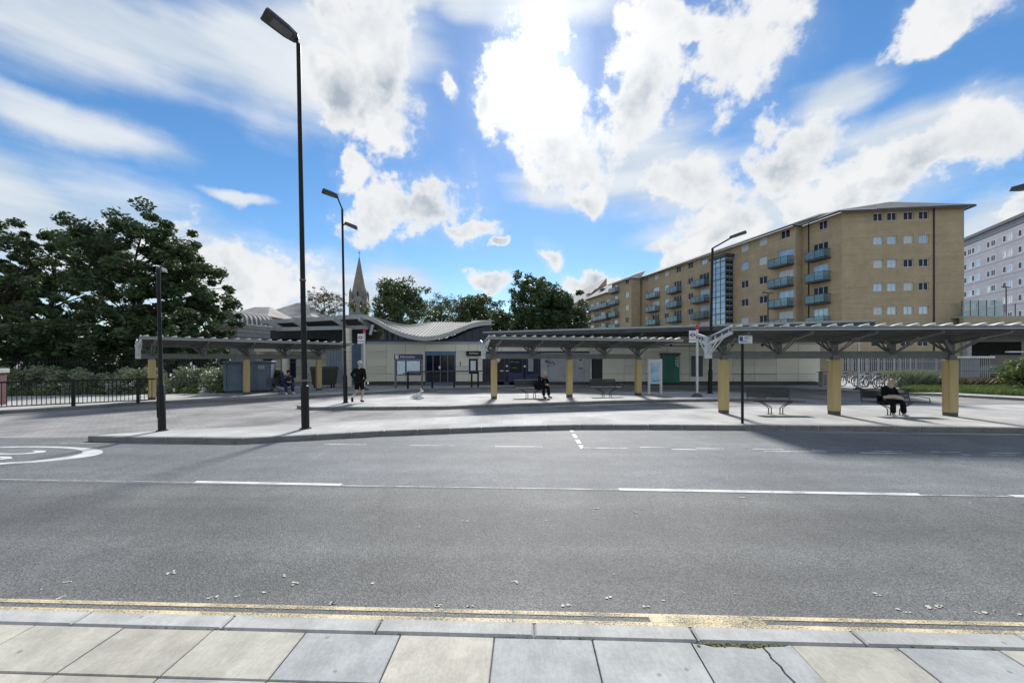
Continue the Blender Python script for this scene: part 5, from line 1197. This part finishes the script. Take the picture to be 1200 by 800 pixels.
# grass verge and taller tufts on the right
def blades(name, area, n, h, m, seed, label):
    r = np.random.default_rng(seed); c = np.array([area(r) for _ in range(n)]); hh = h * (.4 + .9 * r.random(n)); a = r.random(n) * 6.283
    w = .018 * np.stack([np.cos(a), np.sin(a), a * 0], 1); tip = np.stack([r.normal(0, .35, n) * hh, r.normal(0, .35, n) * hh, hh], 1); mid = tip * .5; mid[:, 2] *= 1.15
    v = np.stack([c - w, c + w, c + tip + w * .15, c + mid - w * .9], 1).reshape(-1, 3); return tag(quads(name, v, m), label, 'grass', kind='stuff')
def verge(r):
    px = 1060 + r.random() * 200; g0 = G(px, 459.5 + max(0, (px - 1100)) * .046); d = 1 + .30 * r.random() * min(1, (px - 1055) / 40); return (g0.x * d, g0.y * d, .12)
blades('grass_verge', verge, 26000, .26, 'grass', 71, 'rough green grass verge along the right kerb')
def tuft(r):
    px = 1072 + r.normal() * 9; y = 24.5 + r.random() * 1.5; return (X(px, y), y, .12)
blades('tall_grass', tuft, 6000, .95, 'leaf_pale', 72, 'tall pale grass clump beside the bicycles')
def tuft2(r):
    px = 1105 + r.random() * 90; y = 24.2 + r.random() * 1.2; return (X(px, y), y, .12)
blades('seeding_grass', tuft2, 7000, .55, 'leaf_autumn', 73, 'seeding dry grass in front of the low white fence')

# ------------------------------------------------------------------ people and the dog
def skin(name, joints, edges, m, parent, root, sub=2):
    """grow one continuous surface round a skeleton: joints {name: ((x,y,z), radius or (rx, ry))}"""
    ks = list(joints); me = bpy.data.meshes.new(name); me.from_pydata([joints[k][0] for k in ks], [(ks.index(a), ks.index(c)) for a, c in edges], [])
    o = bpy.data.objects.new(name, me); C.objects.link(o); md = o.modifiers.new('s', 'SKIN'); md.branch_smoothing = .3; md.use_smooth_shade = True
    for i, k in enumerate(ks):
        q = joints[k][1]; q = q if isinstance(q, tuple) else (q, q); me.skin_vertices[0].data[i].radius = q; me.skin_vertices[0].data[i].use_root = (k == root)
    sb = o.modifiers.new('b', 'SUBSURF'); sb.levels = sub; sb.render_levels = sub
    bpy.context.view_layer.update(); dg = bpy.context.evaluated_depsgraph_get(); nm = bpy.data.meshes.new_from_object(o.evaluated_get(dg)); bpy.data.objects.remove(o)
    nm.name = name; nm.materials.clear(); nm.materials.append(MAT[m]); nm.polygons.foreach_set('use_smooth', [True] * len(nm.polygons)); return put(name, nm, parent)
def person(label, loc, rotz, P, top, legs, shoe, hat, shorts=False, sleeve=True):
    """P: joint positions; the figure faces local -y"""
    t = thing('person', label, 'person', loc, rotz); V3 = Vector
    J = {k: V3(v) for k, v in P.items()}
    hd = (J['crown'] - J['neck']).normalized(); fw = V3((0, -1, 0)); fw = (fw - hd * fw.dot(hd)).normalized(); sd = hd.cross(fw)
    jj = {'pelvis': (J['pelvis'], (.15, .12)), 'waist': (J['pelvis'].lerp(J['chest'], .45), (.14, .105)), 'chest': (J['chest'], (.165, .115)), 'neck': (J['neck'], .055)}
    hc = J['neck'] + hd * .07; jj['jaw'] = (hc + fw * .02, (.06, .065)); jj['face'] = (hc + hd * .08 + fw * .012, (.074, .088)); jj['brow'] = (hc + hd * .14, (.072, .085)); jj['crown'] = (hc + hd * .19, .05)
    ed = [('pelvis', 'waist'), ('waist', 'chest'), ('chest', 'neck'), ('neck', 'jaw'), ('jaw', 'face'), ('face', 'brow'), ('brow', 'crown')]
    for s in 'LR':
        jj['sh' + s] = (J['sh' + s], .062); jj['el' + s] = (J['el' + s], .045); jj['wr' + s] = (J['wr' + s], .032)
        d = (J['wr' + s] - J['el' + s]).normalized(); jj['pa' + s] = (J['wr' + s] + d * .07, (.042, .018))
        ed += [('chest', 'sh' + s), ('sh' + s, 'el' + s), ('el' + s, 'wr' + s), ('wr' + s, 'pa' + s)]
        sdv = d.orthogonal().normalized(); cu = d.cross(sdv)
        for i, (o_, l_) in enumerate(((-.03, .062), (-.01, .075), (.01, .07), (.028, .055))):
            a = J['wr' + s] + d * .085 + sdv * o_; k1, k2 = f'f{i}a{s}', f'f{i}b{s}'; jj[k1] = (a + d * l_ * .5 + cu * .01, .009); jj[k2] = (a + d * l_ + cu * .03, .008); ed += [('pa' + s, k1), (k1, k2)]
        a = J['wr' + s] + d * .03; jj['t1' + s] = (a + sdv * -.05 + d * .02, .010); jj['t2' + s] = (a + sdv * -.058 + d * .05 + cu * .02, .009); ed += [('pa' + s, 't1' + s), ('t1' + s, 't2' + s)]
        jj['hi' + s] = (J['hi' + s], .095); jj['kn' + s] = (J['kn' + s], .062); jj['an' + s] = (J['an' + s], .042); jj['to' + s] = (J['to' + s], (.04, .028))
        ed += [('pelvis', 'hi' + s), ('hi' + s, 'kn' + s), ('kn' + s, 'an' + s), ('an' + s, 'to' + s)]
    body = skin('body', jj, ed, 'skin', t, 'pelvis')
    b = MB(); nc = hc + hd * .075 + fw * .095; b.add([nc + hd * .03, nc - hd * .02 + sd * .014, nc - hd * .02 - sd * .014, nc - hd * .018 + fw * .025], [(0, 1, 3), (0, 3, 2), (1, 2, 3), (0, 2, 1)]); b.build('nose', 'skin', t)
    for s in (-1, 1):
        b = MB(); b.sphere(hc + hd * .1 + fw * .088 + sd * s * .03, .012, 8, 6); b.build('eye', 'black', t); b = MB(); b.sphere(hc + hd * .075 + sd * s * .078, (.015, .02, .03), 8, 6); b.build('ear', 'skin', t)
    b = MB(); b.sphere(hc + hd * .035 + fw * .088, (.022, .008, .007), 8, 6); b.build('mouth', 'sign_red', t)
    tp = {'hem': (J['pelvis'] + (J['pelvis'] - J['chest']).normalized() * .06, (.185, .15)), 'waist': (jj['waist'][0], (.175, .14)), 'chest': (J['chest'], (.195, .145)), 'collar': (J['neck'] - hd * .02, .078)}
    te = [('hem', 'waist'), ('waist', 'chest'), ('chest', 'collar')]
    for s in 'LR':
        tp['sh' + s] = (J['sh' + s], .085); tp['el' + s] = (J['el' + s], .066); tp['cu' + s] = (J['wr' + s], .05); te += [('chest', 'sh' + s), ('sh' + s, 'el' + s), ('el' + s, 'cu' + s)]
    skin('jacket', tp, te, top, t, 'chest')
    lp = {'pelvis': (J['pelvis'] - V3((0, 0, .02)), (.175, .145))}; le = []
    for s in 'LR':
        lp['hi' + s] = (J['hi' + s], .115); lp['kn' + s] = (J['hi' + s].lerp(J['kn' + s], .92) if shorts else J['kn' + s], .10 if shorts else .085); le += [('pelvis', 'hi' + s), ('hi' + s, 'kn' + s)]
        if not shorts: lp['cu' + s] = (J['an' + s] + V3((0, 0, .02)), .08); le.append(('kn' + s, 'cu' + s))
        a, e = J['an' + s], J['to' + s]; skin('shoe', {'h': (a - V3((0, 0, .03)) - (e - a) * .22, .05), 'm': (a.lerp(e, .55), (.052, .045)), 't': (e, (.05, .036))}, [('h', 'm'), ('m', 't')], shoe, t, 'm')
        if shorts: skin('sock', {'a': (J['an' + s].lerp(J['kn' + s], .02), .05), 'b': (J['an' + s].lerp(J['kn' + s], .35), .058)}, [('a', 'b')], 'shoe_white', t, 'a')
    skin('shorts' if shorts else 'trousers', lp, le, legs, t, 'pelvis')
    hat_nm, hat_m = hat; c = hc + hd * .115 - fw * .012
    if hat_nm == 'cap':
        b = MB(); b.sphere(c + hd * .02, (.092, .105, .10), 14, 10); b.build('cap', hat_m, t, smooth=True); b = MB(); b.sphere(c + hd * .02 + fw * .11, (.07, .08, .012), 12, 6); b.build('cap_peak', hat_m, t, smooth=True)
    elif hat_nm == 'hair':
        b = MB(); b.sphere(c + hd * .025 - fw * .02, (.09, .10, .105), 14, 10); b.build('hair', hat_m, t, smooth=True)
    else:
        skin('headscarf', {'a': (c + hd * .03, (.10, .11)), 'b': (c - hd * .06 - fw * .03, (.105, .10)), 'c': (c - hd * .17, (.12, .11)), 'd': (c - hd * .23, .13)}, [('a', 'b'), ('b', 'c'), ('c', 'd')], hat_m, t, 'b')
        b = MB(); b.sphere(c - hd * .02 + fw * .075, (.062, .035, .085), 12, 10); b.build('face', 'skin', t, smooth=True)
    return t
walk = dict(pelvis=(0, 0, .93), chest=(0, -.03, 1.3), neck=(0, -.03, 1.48), crown=(0, -.06, 1.74), shL=(-.2, -.02, 1.41), elL=(-.29, .1, 1.16), wrL=(-.24, -.08, .98), shR=(.2, -.02, 1.41), elR=(.31, .08, 1.17), wrR=(.2, -.1, 1.0),
            hiL=(-.09, 0, .88), knL=(-.10, -.14, .50), anL=(-.10, .02, .10), toL=(-.11, -.17, .035), hiR=(.09, 0, .88), knR=(.10, .03, .48), anR=(.11, .40, .24), toR=(.12, .36, .06))
g = G(421, 471.5); person('man in black hooded top and shorts walking away past the double headed lamp', g, R(176), walk, 'cloth_black', 'cloth_black', 'black', ('cap', 'hair_grey'), True)
sit = dict(pelvis=(0, .04, .55), chest=(0, .02, .93), neck=(0, -.01, 1.1), crown=(0, -.06, 1.36), shL=(-.19, .02, 1.03), elL=(-.25, -.06, .77), wrL=(-.10, -.26, .68), shR=(.19, .02, 1.03), elR=(.25, -.06, .77), wrR=(.10, -.27, .68),
           hiL=(-.09, 0, .53), knL=(-.13, -.42, .53), anL=(-.12, -.42, .10), toL=(-.14, -.60, .035), hiR=(.09, 0, .53), knR=(.16, -.42, .53), anR=(.22, -.40, .10), toR=(.25, -.58, .035))
pw_ = Vector((bw.x - .32, bw.y - .05, .12)); slouch = dict(sit); slouch.update(chest=(0, -.06, .89), neck=(.0, -.13, 1.05), crown=(.03, -.2, 1.29), shL=(-.17, -.05, .97), shR=(.17, -.05, .97), elL=(-.22, -.14, .74), elR=(.22, -.14, .74))
pt = person('seated woman in black with a pale headscarf and white shoes under the nearest canopy', pw_, R(-8), slouch, 'cloth_black', 'cloth_black', 'shoe_white', ('scarf', 'scarf'))
g_ = thing('folded_coat', 'beige folded coat lying on the lap of the scarfed woman', 'coat', pw_, R(-12))
pt.scale = g_.scale = (.93, .93, .93)
skin('coat_roll', {'a': ((-.22, -.16, .66), .06), 'b': ((-.08, -.26, .69), .08), 'c': ((.12, -.30, .68), .085), 'd': ((.26, -.34, .62), .05)}, [('a', 'b'), ('b', 'c'), ('c', 'd')], 'cloth_beige', g_, 'b')
bend = dict(sit); bend.update(chest=(0, -.18, .86), neck=(0, -.29, 1.0), crown=(0, -.44, 1.2), shL=(-.19, -.2, .95), elL=(-.24, -.36, .68), wrL=(-.06, -.48, .66), shR=(.19, -.2, .95), elR=(.26, -.36, .68), wrR=(.08, -.50, .64))
person('person in black bending forward on the middle island bench', Vector((bm1.x + .42, bm1.y - .02, .12)), R(38), bend, 'cloth_black', 'cloth_black', 'black', ('hair', 'hair_grey'))
person('person in a dark blue jacket seated on the bench beside the blue container', Vector((bl.x + .1, bl.y - .05, .12)), R(50), bend, 'cloth_blue', 'cloth_blue', 'shoe_white', ('hair', 'black'))
# white dog lying on the middle island, head up, ears pricked
g = G(490, 467); dg_ = thing('dog', 'small white dog lying on the middle island with ears pricked', 'dog', g, R(0))
dj = {'rump': ((-.2, 0, .12), (.10, .11)), 'loin': ((-.05, 0, .14), (.10, .11)), 'chest': ((.10, 0, .18), (.105, .12)), 'neck': ((.15, 0, .28), .07), 'skull': ((.16, 0, .37), (.065, .065)), 'muzzle': ((.24, -.03, .35), .032), 'nose': ((.27, -.04, .345), .02), 'tail1': ((-.30, 0, .07), .035), 'tail2': ((-.38, -.02, .05), .02)}
de = [('rump', 'loin'), ('loin', 'chest'), ('chest', 'neck'), ('neck', 'skull'), ('skull', 'muzzle'), ('muzzle', 'nose'), ('rump', 'tail1'), ('tail1', 'tail2')]
for s, y_ in (('l', -.08), ('r', .08)):
    dj['el' + s] = ((.10, y_, .07), .042); dj['paw' + s] = ((.27, y_ * 1.1, .035), .032); de += [('chest', 'el' + s), ('el' + s, 'paw' + s)]
    dj['kn' + s] = ((-.08, y_ * 1.7, .12), .055); dj['hock' + s] = ((-.2, y_ * 1.8, .045), .035); dj['hp' + s] = ((-.04, y_ * 1.9, .03), .03); de += [('rump', 'kn' + s), ('kn' + s, 'hock' + s), ('hock' + s, 'hp' + s)]
skin('body', dj, de, 'fur_white', dg_, 'loin')
for y_ in (-.045, .045): b = MB(); b.add([(.12, y_ - .02, .40), (.18, y_ - .015, .41), (.15, y_ + .02, .40), (.13, y_ * 1.3, .52)], [(0, 1, 3), (1, 2, 3), (2, 0, 3), (0, 2, 1)]); b.build('ear', 'fur_white', dg_)
b = MB(); b.tube([(.15 + .075 * math.cos(a * math.pi / 5), .075 * math.sin(a * math.pi / 5), .285) for a in range(11)], .014, 5); b.build('collar', 'black', dg_)
b = MB(); b.sphere((.285, -.043, .35), .014, 6, 5); b.build('nose', 'black', dg_)
